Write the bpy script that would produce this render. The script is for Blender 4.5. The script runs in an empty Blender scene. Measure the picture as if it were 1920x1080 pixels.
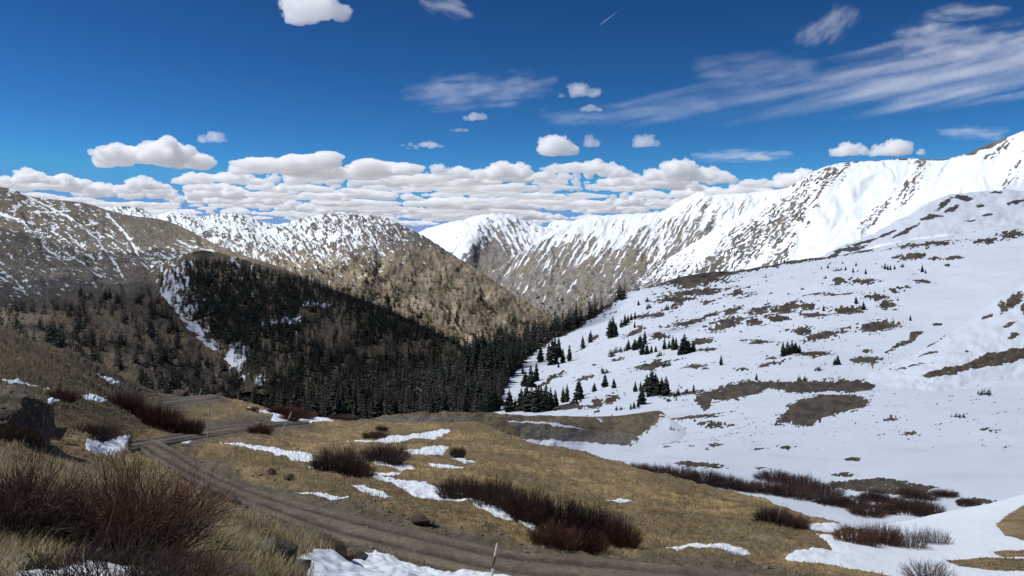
import bpy, bmesh, math
import numpy as np
from mathutils import Vector

scene = bpy.context.scene
COL = scene.collection
RNG = np.random.default_rng(7)

# ------------------------------------------------------------------ camera, sky, sun, exposure
F, HY = 1507.0, 470.0            # focal length in photo pixels, row of the true horizon
cam_d = bpy.data.cameras.new('camera')
cam = bpy.data.objects.new('camera', cam_d)
COL.objects.link(cam)
cam.location = (0, 0, 0)
cam.rotation_euler = (math.radians(90), 0, 0)
cam_d.sensor_width = 36.0
cam_d.lens = 36.0 * F / 1920.0
cam_d.shift_y = -(540.0 - HY) / 1920.0
cam_d.clip_start = 0.3
cam_d.clip_end = 200000.0
scene.camera = cam

SUN_EL, SUN_AZ = math.radians(57), math.radians(-92)     # azimuth from +Y (view direction) towards +X
SUN = np.array([math.sin(SUN_AZ) * math.cos(SUN_EL), math.cos(SUN_AZ) * math.cos(SUN_EL), math.sin(SUN_EL)])
world = bpy.data.worlds.new('World')
scene.world = world
world.use_nodes = True
wn = world.node_tree.nodes
sky = wn.new('ShaderNodeTexSky')
sky.sky_type = 'NISHITA'
sky.sun_disc = False
sky.sun_elevation = SUN_EL
sky.sun_rotation = SUN_AZ
sky.altitude = 3600
sky.air_density = 1.0
sky.dust_density = 0.25
sky.ozone_density = 3.0
bg = wn['Background']
bg.inputs['Strength'].default_value = 0.1
# deep high-altitude blue: the sky colour is graded before it lights the scene
wl = world.node_tree.links
k1 = wn.new('ShaderNodeVectorMath'); k1.operation = 'SCALE'; k1.inputs['Scale'].default_value = 0.105
k2 = wn.new('ShaderNodeGamma'); k2.inputs['Gamma'].default_value = 1.85
k3 = wn.new('ShaderNodeVectorMath'); k3.operation = 'MULTIPLY'; k3.inputs[1].default_value = (4.9, 9.1, 8.9)
wl.new(sky.outputs[0], k1.inputs[0]); wl.new(k1.outputs[0], k2.inputs['Color']); wl.new(k2.outputs[0], k3.inputs[0])
k4 = wn.new('ShaderNodeVectorMath'); k4.operation = 'MINIMUM'; k4.inputs[1].default_value = (9.0, 2.35, 4.5)
wl.new(k3.outputs[0], k4.inputs[0]); wl.new(k4.outputs[0], bg.inputs['Color'])

sun_d = bpy.data.lights.new('sun', 'SUN')
sun_d.energy = 3.3
sun_d.angle = math.radians(0.53)
sun_d.color = (1.0, 0.982, 0.955)
sun_o = bpy.data.objects.new('sun', sun_d)
COL.objects.link(sun_o)
sun_o.rotation_euler = Vector(-SUN).to_track_quat('-Z', 'Y').to_euler()

vs = scene.view_settings
scene.display_settings.display_device = 'sRGB'
vs.view_transform = 'Standard'
vs.look = 'None'
vs.exposure = 0.58
vs.gamma = 1.0
vs.use_curve_mapping = False
cy = scene.cycles
cy.max_bounces = 32
cy.diffuse_bounces = 3
cy.glossy_bounces = 2
cy.transmission_bounces = 4
cy.volume_bounces = 12
cy.transparent_max_bounces = 32
cy.use_denoising = True
cy.denoising_prefilter = 'ACCURATE'
cy.use_adaptive_sampling = True
cy.adaptive_threshold = 0.004

# ------------------------------------------------------------------ noise and small maths
_p = np.arange(256); np.random.default_rng(11).shuffle(_p)
PERM = np.concatenate([_p, _p, _p])
GR = np.array([[1,1,0],[-1,1,0],[1,-1,0],[-1,-1,0],[1,0,1],[-1,0,1],[1,0,-1],[-1,0,-1],[0,1,1],[0,-1,1],[0,1,-1],[0,-1,-1]], float)


def perlin(x, y, z=0.0):
    x, y, z = np.broadcast_arrays(np.asarray(x, float), np.asarray(y, float), np.asarray(z, float))
    xi, yi, zi = np.floor(x).astype(int), np.floor(y).astype(int), np.floor(z).astype(int)
    xf, yf, zf = x - xi, y - yi, z - zi
    xi &= 255; yi &= 255; zi &= 255
    u, v, w = (t * t * t * (t * (t * 6 - 15) + 10) for t in (xf, yf, zf))

    def g(i, j, k):
        h = PERM[PERM[PERM[xi + i] + yi + j] + zi + k] % 12
        q = GR[h]
        return q[..., 0] * (xf - i) + q[..., 1] * (yf - j) + q[..., 2] * (zf - k)
    a = g(0, 0, 0) * (1 - u) + g(1, 0, 0) * u
    b = g(0, 1, 0) * (1 - u) + g(1, 1, 0) * u
    c = g(0, 0, 1) * (1 - u) + g(1, 0, 1) * u
    d = g(0, 1, 1) * (1 - u) + g(1, 1, 1) * u
    return (a * (1 - v) + b * v) * (1 - w) + (c * (1 - v) + d * v) * w


def fbm(x, y, z=0.0, octv=4, gain=0.5):
    s, a, t = 0.0, 1.0, 0.0
    for i in range(octv):
        s = s + a * perlin(x * 2 ** i + 17.3 * i, y * 2 ** i - 9.1 * i, z * 2 ** i + 3.7 * i)
        t += a; a *= gain
    return s / t * 1.7


def ridged(x, y, z=0.0, octv=4, gain=0.5):
    s, a, t = 0.0, 1.0, 0.0
    for i in range(octv):
        s = s + a * (1 - 2.2 * np.abs(perlin(x * 2 ** i + 7.3 * i, y * 2 ** i - 5.1 * i, z * 2 ** i + 1.7 * i)))
        t += a; a *= gain
    return s / t


def streaks(u, v, w, l, seed, fine=.4):
    n = fbm(u / w, v / l, seed, 3, .6) + fine * fbm(u / (w * .45), v / (l * .35), seed + 5, 3, .6)
    return n / math.sqrt(1 + fine * fine) * 1.15


def sstep(a, b, x):
    t = np.clip((x - a) / (b - a), 0, 1)
    return t * t * (3 - 2 * t)


def pchip(x, y, q):
    x, y = np.asarray(x, float), np.asarray(y, float)
    h = np.diff(x); dl = np.diff(y) / h
    m = np.zeros(len(x))
    if len(x) > 2:
        ok = dl[1:] * dl[:-1] > 0
        w1, w2 = 2 * h[1:] + h[:-1], h[1:] + 2 * h[:-1]
        with np.errstate(all='ignore'):
            m[1:-1] = np.where(ok, (w1 + w2) / (w1 / dl[:-1] + w2 / dl[1:]), 0)
    m[0], m[-1] = dl[0], dl[-1]
    q = np.clip(q, x[0], x[-1])
    i = np.clip(np.searchsorted(x, q, 'right') - 1, 0, len(x) - 2)
    t = (q - x[i]) / h[i]
    t2, t3 = t * t, t ** 3
    return (2*t3-3*t2+1)*y[i] + (t3-2*t2+t)*h[i]*m[i] + (-2*t3+3*t2)*y[i+1] + (t3-t2)*h[i]*m[i+1]


def poly_sd(poly, x, y):
    """signed distance to a closed polygon, positive inside"""
    p = np.asarray(poly, float)
    n = len(p)
    ins = np.zeros(x.shape, bool)
    dd = np.full(x.shape, 1e18)
    for i in range(n):
        ax, ay = p[i]; bx, by = p[(i + 1) % n]
        ex, ey = bx - ax, by - ay
        t = np.clip(((x - ax) * ex + (y - ay) * ey) / (ex * ex + ey * ey + 1e-9), 0, 1)
        dd = np.minimum(dd, (x - ax - t * ex) ** 2 + (y - ay - t * ey) ** 2)
        if ay != by:
            c = ((ay > y) != (by > y)) & (x < (bx - ax) * (y - ay) / (by - ay) + ax)
            ins ^= c
    dd = np.sqrt(dd)
    return np.where(ins, dd, -dd)


def ell(e, x, y):
    cx, cy_, rx, ry, a = (tuple(e) + (0,))[:5]
    c, s = math.cos(math.radians(a)), math.sin(math.radians(a))
    u = ((x - cx) * c + (y - cy_) * s) / rx
    v = (-(x - cx) * s + (y - cy_) * c) / ry
    return 1 - np.sqrt(u * u + v * v)


def unproj(px, py, d):
    px, py, d = np.broadcast_arrays(np.asarray(px, float), np.asarray(py, float), np.asarray(d, float))
    return np.stack([(px - 960) / F * d, d, (HY - py) / F * d], -1)


# ------------------------------------------------------------------ mesh and tag helpers
def mesh_from(name, V, faces, smooth=True, attrs=None, mats=None):
    """faces: (n,3) or (n,4) int array, or a list of such arrays"""
    if not isinstance(faces, list):
        faces = [faces]
    me = bpy.data.meshes.new(name)
    V = np.asarray(V, np.float32)
    loops = np.concatenate([f.reshape(-1) for f in faces]).astype(np.int32)
    tot = np.concatenate([np.full(len(f), f.shape[1]) for f in faces]).astype(np.int32)
    start = np.concatenate([[0], np.cumsum(tot)[:-1]]).astype(np.int32)
    me.vertices.add(len(V)); me.vertices.foreach_set('co', V.reshape(-1))
    me.loops.add(len(loops)); me.loops.foreach_set('vertex_index', loops)
    me.polygons.add(len(tot)); me.polygons.foreach_set('loop_start', start)
    try:
        me.polygons.foreach_set('loop_total', tot)
    except Exception:
        pass
    me.polygons.foreach_set('use_smooth', np.full(len(tot), bool(smooth)))
    for k, v in (attrs or {}).items():
        v = np.asarray(v, np.float32)
        if v.ndim == 1:
            me.attributes.new(k, 'FLOAT', 'POINT').data.foreach_set('value', v)
        else:
            c = np.ones((len(v), 4), np.float32); c[:, :3] = v
            me.attributes.new(k, 'FLOAT_COLOR', 'POINT').data.foreach_set('color', c.reshape(-1))
    me.update(calc_edges=True)
    me.validate()
    for m in (mats or []):
        me.materials.append(m)
    return me


def link(name, me, parent=None):
    o = bpy.data.objects.new(name, me)
    COL.objects.link(o)
    if parent is not None:
        o.parent = parent
    return o


def tag(o, label=None, cat=None, group=None, kind=None):
    if label: o['label'] = label
    if cat: o['category'] = cat
    if group: o['group'] = group
    if kind: o['kind'] = kind
    return o


def grid_faces(R, C):
    i = np.arange(R * C).reshape(R, C)
    return np.stack([i[:-1, :-1], i[:-1, 1:], i[1:, 1:], i[1:, :-1]], -1).reshape(-1, 4)


# ------------------------------------------------------------------ materials
def new_mat(name):
    m = bpy.data.materials.new(name)
    m.use_nodes = True
    nt = m.node_tree
    for n in list(nt.nodes):
        nt.nodes.remove(n)
    out = nt.nodes.new('ShaderNodeOutputMaterial')
    return m, nt, out


def N(nt, typ, **kw):
    n = nt.nodes.new(typ)
    for k, v in kw.items():
        if k in n.inputs:
            n.inputs[k].default_value = v
        else:
            setattr(n, k, v)
    return n


def mathn(nt, op, a, b=None, clamp=False):
    n = nt.nodes.new('ShaderNodeMath'); n.operation = op; n.use_clamp = clamp
    for i, q in enumerate((a, b)):
        if q is None: continue
        if hasattr(q, 'links'): nt.links.new(q, n.inputs[i])
        else: n.inputs[i].default_value = q
    return n.outputs[0]


def mixc(nt, fac, a, b, blend='MIX'):
    n = nt.nodes.new('ShaderNodeMix'); n.data_type = 'RGBA'; n.blend_type = blend
    for s, q in ((n.inputs[0], fac), (n.inputs[6], a), (n.inputs[7], b)):
        if hasattr(q, 'links'): nt.links.new(q, s)
        elif isinstance(q, (int, float)): s.default_value = q
        else: s.default_value = (*q, 1)
    return n.outputs[2]


def noise_tex(nt, scale, detail=4, rough=0.55, vec=None):
    n = N(nt, 'ShaderNodeTexNoise')
    n.inputs['Scale'].default_value = scale
    n.inputs['Detail'].default_value = detail
    n.inputs['Roughness'].default_value = rough
    if vec is not None: nt.links.new(vec, n.inputs['Vector'])
    return n.outputs['Fac']


SNOW = (0.665, 0.715, 0.77)
SHADED_SNOW = (0.63, 0.69, 0.765)  # snow darkened on slope, spur and knoll to carry part of the cloud shade


def terrain_mat(name, scale, amp=0.35, width=0.09, bump=0.5, bump_dist=1.0, var=0.5, snow=SNOW):
    m, nt, out = new_mat(name)
    tc = N(nt, 'ShaderNodeTexCoord').outputs['Object']
    at = N(nt, 'ShaderNodeAttribute', attribute_name='snow').outputs['Fac']
    ac = N(nt, 'ShaderNodeAttribute', attribute_name='col').outputs['Color']
    n1 = noise_tex(nt, scale, 5, 0.6, tc)
    n2 = noise_tex(nt, scale * 0.21, 4, 0.55, tc)
    s = mathn(nt, 'ADD', at, mathn(nt, 'MULTIPLY', mathn(nt, 'SUBTRACT', n1, 0.5), amp * 2))
    mr = N(nt, 'ShaderNodeMapRange', interpolation_type='SMOOTHSTEP')
    nt.links.new(s, mr.inputs['Value'])
    mr.inputs['From Min'].default_value = 0.5 - width
    mr.inputs['From Max'].default_value = 0.5 + width
    f1 = mathn(nt, 'ADD', 1 - var * 0.5, mathn(nt, 'MULTIPLY', n1, var))
    f2 = mathn(nt, 'ADD', 1 - var * 0.4, mathn(nt, 'MULTIPLY', n2, var * 0.8))
    ff = mathn(nt, 'MULTIPLY', f1, f2)
    cmb = N(nt, 'ShaderNodeCombineColor')
    for i in range(3): nt.links.new(ff, cmb.inputs[i])
    ground = mixc(nt, 1.0, ac, cmb.outputs[0], 'MULTIPLY')
    dirt = N(nt, 'ShaderNodeMapRange', interpolation_type='SMOOTHSTEP')
    nt.links.new(n2, dirt.inputs['Value']); dirt.inputs['From Min'].default_value = .5; dirt.inputs['From Max'].default_value = .78; dirt.inputs['To Max'].default_value = .38
    sc_ = mixc(nt, dirt.outputs[0], snow, tuple(q * .74 for q in snow))
    c = mixc(nt, mr.outputs[0], ground, sc_)
    b = N(nt, 'ShaderNodeBsdfPrincipled')
    b.inputs['Roughness'].default_value = 0.85
    b.inputs['Specular IOR Level'].default_value = 0.15
    nt.links.new(c, b.inputs['Base Color'])
    if bump:
        bp = N(nt, 'ShaderNodeBump')
        bp.inputs['Distance'].default_value = bump_dist
        nt.links.new(n1, bp.inputs['Height'])
        st = mathn(nt, 'MULTIPLY', mathn(nt, 'SUBTRACT', 1.4, mr.outputs[0]), bump, True)
        nt.links.new(st, bp.inputs['Strength'])
        nt.links.new(bp.outputs[0], b.inputs['Normal'])
    nt.links.new(b.outputs[0], out.inputs['Surface'])
    return m


def plain_mat(name, col, rough=0.85, nscale=None, var=0.5, bump=0.0, bdist=0.02, attr=False, sss=False):
    m, nt, out = new_mat(name)
    b = N(nt, 'ShaderNodeBsdfPrincipled')
    b.inputs['Roughness'].default_value = rough
    b.inputs['Specular IOR Level'].default_value = 0.2
    tc = N(nt, 'ShaderNodeTexCoord').outputs['Object']
    c = N(nt, 'ShaderNodeAttribute', attribute_name='col').outputs['Color'] if attr else None
    if nscale:
        n1 = noise_tex(nt, nscale, 5, 0.6, tc)
        f1 = mathn(nt, 'ADD', 1 - var * 0.5, mathn(nt, 'MULTIPLY', n1, var))
        cmb = N(nt, 'ShaderNodeCombineColor')
        for i in range(3): nt.links.new(f1, cmb.inputs[i])
        c = mixc(nt, 1.0, c if attr else col, cmb.outputs[0], 'MULTIPLY')
        if bump:
            bp = N(nt, 'ShaderNodeBump')
            bp.inputs['Distance'].default_value = bdist
            bp.inputs['Strength'].default_value = bump
            nt.links.new(n1, bp.inputs['Height'])
            nt.links.new(bp.outputs[0], b.inputs['Normal'])
    if c is not None: nt.links.new(c, b.inputs['Base Color'])
    else: b.inputs['Base Color'].default_value = (*col, 1)
    nt.links.new(b.outputs[0], out.inputs['Surface'])
    return m


# ------------------------------------------------------------------ terrain layers
LAYERS = {}


def mottle(L, cl, a=3.5, amt=.55, seed=5):
    n = fbm(L.px / a, L.py / (a * .8), seed, 3, .6) + .6 * fbm(L.px / (a * 3), L.py / (a * 2.2), seed + 3, 3, .6)
    return cl * np.clip(1 + amt * n, .4, 1.6)[..., None]


class Layer:
    """A slope given by contour lines, far (crest) to near, each a list of (px, py, distance[, snow cover])."""

    def __init__(s, lines, x0, x1, dx=1.9, rp=1.9, back=None, fx=(-25, 1945)):
        inn = np.arange(max(x0, fx[0]), min(x1, fx[1]) + 0.01, dx)
        parts = [inn]
        if x0 < fx[0]: parts.insert(0, np.arange(x0, fx[0] - 0.01, 9.0))
        if x1 > fx[1]: parts.append(np.arange(fx[1] + 9, x1 + 0.01, 9.0))
        s.cols = np.concatenate(parts)
        C = len(s.cols); L = len(lines)
        PY, ID, CV = np.zeros((L, C)), np.zeros((L, C)), np.zeros((L, C))
        for i, ln in enumerate(lines):
            a = np.array([(tuple(q) + (0.5,))[:4] for q in ln], float)
            PY[i] = pchip(a[:, 0], a[:, 1], s.cols)
            ID[i] = 1 / np.exp(pchip(a[:, 0], np.log(a[:, 2]), s.cols))
            CV[i] = np.interp(s.cols, a[:, 0], a[:, 3])
        rows = []
        vis = (s.cols > -30) & (s.cols < 1950)
        for i in range(L - 1):
            n = int(np.clip(np.percentile(np.abs(PY[i + 1] - PY[i])[vis], 80) / rp, 4, 420))
            rows.append(np.linspace(i, i + 1, n, endpoint=False))
        s.T = np.concatenate(rows + [[L - 1.0]])

        def herm(A, lin=False):
            i = np.clip(np.floor(s.T).astype(int), 0, L - 2); t = (s.T - i)[:, None]
            if lin or L < 3: return A[i] * (1 - t) + A[i + 1] * t
            dl = np.diff(A, axis=0)
            m = np.zeros_like(A)
            ok = dl[1:] * dl[:-1] > 0
            with np.errstate(all='ignore'):
                m[1:-1] = np.where(ok, 2 * dl[1:] * dl[:-1] / (dl[1:] + dl[:-1]), 0)
            m[0], m[-1] = dl[0], dl[-1]
            t2, t3 = t * t, t ** 3
            return (2*t3-3*t2+1)*A[i] + (t3-2*t2+t)*m[i] + (-2*t3+3*t2)*A[i+1] + (t3-t2)*m[i+1]
        s.py, s.d, s.cov = herm(PY), 1 / herm(ID), herm(CV, True)
        s.px = np.broadcast_to(s.cols, s.py.shape).copy()
        s.P = unproj(s.px, s.py, s.d)
        s.P0 = s.P.copy()
        s.back = back
        s.t = np.broadcast_to(s.T[:, None], s.py.shape)

    def normals(s):
        a = np.gradient(s.P, axis=0); b = np.gradient(s.P, axis=1)
        n = np.cross(a, b)
        n /= np.linalg.norm(n, axis=-1, keepdims=True) + 1e-12
        n[n[..., 2] < 0] *= -1
        return n

    def displace(s, h):
        s.P = s.P + s.normals() * h[..., None]

    def build(s, name, mat, snow, col, label=None, cat=None):
        P, sn, co = s.P, snow, col
        if s.back:
            n, D, drop = s.back
            top = P[0]
            dr = top[:, :2] / np.linalg.norm(top[:, :2], axis=1, keepdims=True)
            bk = []
            for k in range(n, 0, -1):
                q = top.copy(); f = k / n
                q[:, :2] += dr * D * f
                q[:, 2] -= D * drop * f
                bk.append(q)
            P = np.concatenate([np.array(bk), P])
            sn = np.concatenate([np.repeat(sn[:1], n, 0), sn])
            co = np.concatenate([np.repeat(co[:1], n, 0), co])
        R, C = P.shape[:2]
        me = mesh_from(name, P.reshape(-1, 3), grid_faces(R, C)[:, ::-1], True, {'snow': sn.reshape(-1), 'col': co.reshape(-1, 3)}, [mat])
        o = link(name, me)
        return tag(o, label, cat, None, 'structure')

    def sample(s, A, rf, cf):
        r = np.clip(np.floor(rf).astype(int), 0, A.shape[0] - 2); c = np.clip(np.floor(cf).astype(int), 0, A.shape[1] - 2)
        fr, fc = np.clip(rf - r, 0, 1), np.clip(cf - c, 0, 1)
        if A.ndim == 3: fr, fc = fr[..., None], fc[..., None]
        return (A[r, c] * (1 - fr) + A[r + 1, c] * fr) * (1 - fc) + (A[r, c + 1] * (1 - fr) + A[r + 1, c + 1] * fr) * fc

    def rc(s, px, py):
        px, py = np.atleast_1d(np.asarray(px, float)), np.atleast_1d(np.asarray(py, float))
        cf = np.interp(px, s.cols, np.arange(len(s.cols)))
        rf = np.zeros(len(px)); ci = np.round(cf).astype(int)
        ar = np.arange(s.py.shape[0])
        mono = np.maximum.accumulate(s.py, axis=0)
        for c in np.unique(ci):
            k = ci == c
            rf[k] = np.interp(py[k], mono[:, c], ar)
        return rf, cf

    def at(s, px, py):
        rf, cf = s.rc(px, py)
        return s.sample(s.P, rf, cf)


def rot(px, py, deg):
    c, q = math.cos(math.radians(deg)), math.sin(math.radians(deg))
    return px * c + py * q, -px * q + py * c


def lerp3(f, a, b):
    f = f[..., None]
    return np.array(a) * (1 - f) + np.array(b) * f


TAN, BROWN, DARKB, GREY = (0.24, 0.197, 0.14), (0.155, 0.125, 0.09), (0.085, 0.068, 0.05), (0.17, 0.16, 0.148)
UMBER = (0.105, 0.082, 0.06)

print('terrain')
# ---- far valley floor that carries everything
me = mesh_from('ground', [(-70000, -3000, -480), (70000, -3000, -480), (70000, 70000, -480), (-70000, 70000, -480)], np.array([[0, 1, 2, 3]]), True,
               {'snow': np.zeros(4), 'col': np.tile((.30, .32, .35), (4, 1))}, [terrain_mat('valley floor earth', 0.01, bump=0)])
tag(link('ground', me), kind='structure')

# ---- farthest little summit in the gap
L = Layer([[(1015, 432, 9800), (1035, 416, 9700), (1050, 412, 9600), (1068, 413, 9500), (1090, 420, 9500), (1130, 432, 9400)],
           [(1015, 480, 8600), (1130, 480, 8600)]], 1015, 1130, back=(3, 1200, .5))
L.displace(25 * fbm(L.px / 12, L.py / 12, 1, 4))
L.build('mountain', terrain_mat('gap summit snow and rock', 0.02, bump_dist=8), 0.62 + 0.35 * fbm(L.px / 9, L.py / 6, 3, 4), lerp3(L.px * 0, GREY, GREY))

# ---- central snow peak at the head of the valley
L = Layer([[(740, 470, 7900, .5), (790, 433, 7700, .8), (815, 424, 7500, .85), (850, 415, 7300, .8), (875, 411, 7200, .8), (900, 403, 7050, .9), (930, 400, 7000, .9), (955, 402, 7000, .9), (980, 410, 7000, .85), (1010, 422, 6900, .9), (1040, 432, 6800, .9), (1120, 450, 6700, .9)],
           [(740, 500, 7000, .5), (790, 455, 6900, .75), (830, 450, 6700, .9), (880, 450, 6150, .8), (930, 445, 6500, .6), (980, 455, 6400, .75), (1040, 470, 6200, .8), (1120, 480, 6000, .9)],
           [(740, 530, 6300, .3), (810, 490, 6200, .6), (850, 495, 6050, .6), (872, 500, 5600, .2), (900, 490, 5900, .15), (950, 490, 5900, .4), (1120, 510, 5600, .6)],
           [(740, 590, 5000, .0), (870, 570, 4900, .0), (930, 565, 4900, .05), (1120, 560, 4900, .1)]], 740, 1120, back=(4, 1500, .6))
u, v = rot(L.px, L.py, -28)
g = ridged(u / 22 + .35 * fbm(L.px / 30, L.py / 30, 9, 2), v / 95, 2, 5, .55)
L.displace(g * 20 * sstep(0, .35, L.t) + 10 * fbm(L.px / 8, L.py / 8, 4, 4, .6))
face = sstep(905, 870, L.px + (L.py - 450) * .25)
ul, vl = rot(L.px, L.py, 30)
sn = L.cov * .95 - .10 + .25 * face - .25 * (g - .45) + .55 * (face * streaks(ul, vl, 6, 30, 5) + (1 - face) * streaks(u, v, 5, 30, 8)) - .4 * sstep(.12, 0, L.cov)
L.build('mountain', terrain_mat('central peak snow and rock', 0.02, bump_dist=6), sn, mottle(L, lerp3(sstep(480, 520, L.py), GREY, (.16, .14, .115))))
LAYERS['FC'] = L

# ---- snow range right of the valley head
L = Layer([[(850, 570, 3900, .1), (900, 527, 4300, .1), (940, 497, 4400, .3), (990, 464, 4700, .6), (1030, 436, 5000, .8), (1060, 421, 5200, .95), (1100, 407, 5300, 1), (1150, 403, 5300, 1), (1200, 400, 5250, .95), (1235, 398, 5200, .85), (1260, 386, 5100, .85), (1290, 369, 5000, .85), (1315, 360, 4900, .8), (1340, 365, 4850, .85), (1370, 363, 4800, .85), (1400, 362, 4700, .9), (1440, 357, 4600, .85), (1480, 352, 4500, .9), (1600, 340, 4400, .9), (1900, 320, 4300, .9)],
           [(850, 585, 3800, .0), (940, 525, 4150, .2), (1000, 490, 4350, .4), (1060, 455, 4650, .75), (1120, 437, 4750, .8), (1200, 432, 4650, .75), (1260, 425, 4500, .7), (1315, 405, 4400, .75), (1400, 395, 4250, .8), (1480, 385, 4100, .85), (1600, 370, 4000, .9), (1900, 350, 3900, .9)],
           [(850, 610, 3500, .0), (940, 560, 3700, .15), (1030, 530, 3750, .2), (1100, 500, 3850, .32), (1200, 480, 3800, .4), (1315, 460, 3650, .5), (1440, 430, 3500, .7), (1600, 400, 3400, .8), (1900, 390, 3300, .8)],
           [(850, 660, 3100, .0), (940, 635, 3150, .0), (1030, 612, 3100, .02), (1100, 600, 3000, .05), (1200, 580, 2950, .12), (1315, 550, 2900, .2), (1440, 510, 2850, .4), (1900, 450, 2850, .5)]], 850, 1900, back=(4, 1500, .5))
u, v = rot(L.px, L.py, 33)
wp = .5 * fbm(L.px / 45, L.py / 45, 9, 2)
g1 = ridged(u / 42 + wp, v / 170, 2, 3, .5)
g2 = ridged(u / 14 + wp * 2, v / 75, 12, 3, .5)
top = sstep(0, .5, L.t)
L.displace((g1 * 30 + g2 * 7) * top + 6 * fbm(L.px / 9, L.py / 9, 4, 4))
sn = L.cov * .95 + .06 * sstep(.05, .3, L.cov) - .04 - .35 * (g1 - .45) * sstep(.2, 1, L.t) + (.35 + .35 * sstep(0, 1.0, L.t)) * streaks(u + 6 * wp, v, 5, 50, 5, .7) - .35 * sstep(.1, 0, L.cov)
tn = sstep(-.2, .5, fbm(L.px / 40, L.py / 40, 21, 3))
L.build('mountain', terrain_mat('valley head range snow and rock', 0.03, bump_dist=5), sn, mottle(L, lerp3(tn, GREY, (.175, .155, .125)), 3.2, .7))
LAYERS['RR'] = L

# ---- middle mountain, brown below and streaked with snow above
L = Layer([[(150, 398, 4800, .9), (190, 388, 4800, .9), (225, 387, 4800, .75), (260, 389, 4700, .7), (292, 402, 4600, .9), (320, 396, 4400, .9), (345, 396, 4350, .8), (375, 406, 4300, .85), (400, 402, 4250, .7), (430, 400, 4200, .7), (460, 406, 4150, .75), (490, 415, 4100, .8), (520, 420, 4050, .85), (560, 411, 3950, .75), (590, 404, 3900, .7), (620, 400, 3800, .62), (650, 402, 3750, .62), (690, 404, 3650, .55), (720, 408, 3600, .55), (760, 425, 3500, .5), (790, 440, 3450, .35), (830, 465, 3350, .2), (870, 490, 3250, .1), (910, 515, 3150, .0), (950, 545, 3050, .0), (990, 574, 2950, .0), (1030, 597, 2900, .0), (1080, 622, 2800, .0)],
           [(150, 425, 4300, .8), (300, 425, 4000, .8), (430, 440, 3600, .72), (540, 450, 3450, .75), (620, 445, 3300, .68), (700, 450, 3100, .55), (760, 470, 3050, .35), (830, 500, 3000, .12), (910, 540, 2900, .0), (1080, 635, 2700, .0)],
           [(150, 470, 3600, .6), (300, 460, 3500, .6), (430, 480, 3050, .6), (540, 490, 2950, .5), (620, 485, 2800, .5), (680, 490, 2700, .42), (740, 505, 2700, .2), (830, 540, 2600, .0), (950, 595, 2550, .0), (1080, 650, 2550, .0)],
           [(150, 580, 2500, .0), (430, 550, 2400, .0), (540, 560, 2250, .0), (620, 600, 2100, .0), (740, 630, 2050, .0), (860, 660, 2000, .0), (950, 670, 2000, .0), (1080, 700, 2100, .0)]], 150, 1080, back=(4, 1200, .5))
u, v = rot(L.px, L.py, -32)
wp = .6 * fbm(L.px / 50, L.py / 50, 19, 2)
g1 = ridged(u / 55 + wp, v / 210, 32, 3, .5)
g2 = ridged(u / 11 + wp * 2, v / 40, 42, 3, .5)
L.displace((g1 * 20 + g2 * 2.5) * sstep(0, .6, L.t) + 4.5 * fbm(L.px / 8, L.py / 8, 4, 4))
sn = L.cov * .95 - .10 - .18 * (g1 - .45) + .74 * streaks(u, v, 4.4, 16, 5, .8) - .4 * sstep(.2, .02, L.cov)
tn = sstep(-.35, .45, fbm(L.px / 38, L.py / 30, 51, 4))
up = sstep(500, 440, L.py)
cl = lerp3(tn, (.15, .12, .085), TAN) * (1 - up[..., None]) + np.array((.115, .105, .095)) * up[..., None]
gr = sstep(.05, .5, fbm(L.px / 55, L.py / 40, 71, 3)) * sstep(470, 540, L.py)
cl = cl * (1 - gr[..., None] * .6) + np.array((.10, .095, .055)) * gr[..., None] * .6
L.build('mountain', terrain_mat('middle mountain tundra and snow', 0.03, bump_dist=4), sn, mottle(L, cl, 3.2, .7))
LAYERS['MM'] = L

# ---- left mountain with streaky snow, its flank falling into the valley
L = Layer([[(-400, 330, 1700, .4), (0, 350, 2000, .4), (30, 357, 2050, .6), (60, 368, 2100, .7), (100, 374, 2150, .5), (150, 379, 2200, .35), (200, 393, 2200, .35), (250, 405, 2200, .2), (300, 411, 2150, .2), (340, 425, 2080, .12), (380, 446, 2000, .1), (420, 465, 1900, .1), (450, 476, 1850, .1), (500, 492, 1750, .05), (560, 515, 1650, 0), (620, 538, 1550, 0), (680, 565, 1450, 0), (760, 610, 1350, 0)],
           [(-400, 400, 1500, .4), (0, 410, 1700, .42), (100, 425, 1750, .5), (200, 440, 1800, .45), (300, 450, 1750, .3), (380, 470, 1700, .45), (430, 487, 1650, .25), (500, 510, 1550, .05), (620, 555, 1400, 0), (760, 625, 1250, 0)],
           [(-400, 480, 1250, .4), (0, 495, 1300, .42), (100, 500, 1320, .4), (200, 500, 1400, .45), (260, 500, 1400, .4), (320, 500, 1350, .75), (380, 505, 1350, .7), (430, 520, 1320, .3), (500, 545, 1300, .05), (620, 580, 1250, 0), (760, 640, 1150, 0)],
           [(-400, 545, 950, .4), (0, 560, 950, .4), (60, 560, 950, .4), (120, 556, 950, .38), (170, 556, 950, .3), (220, 560, 950, .0), (300, 580, 950, 0), (380, 640, 860, 0), (500, 690, 820, 0), (760, 720, 820, 0)],
           [(-400, 600, 720, .0), (0, 610, 720, .0), (100, 615, 720, .0), (200, 630, 720, 0), (300, 660, 730, 0), (380, 700, 720, 0), (500, 735, 710, 0), (760, 750, 720, 0)],
           [(-400, 700, 460, 0), (0, 690, 460, 0), (200, 730, 480, 0), (380, 775, 540, 0), (500, 795, 580, 0), (760, 820, 620, 0)],
           [(-400, 930, 200, 0), (200, 930, 205, 0), (760, 960, 230, 0)],
           [(-400, 1150, 100, 0), (760, 1180, 105, 0)]], -400, 760, back=(4, 800, .5))
u, v = rot(L.px, L.py, -50)
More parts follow.
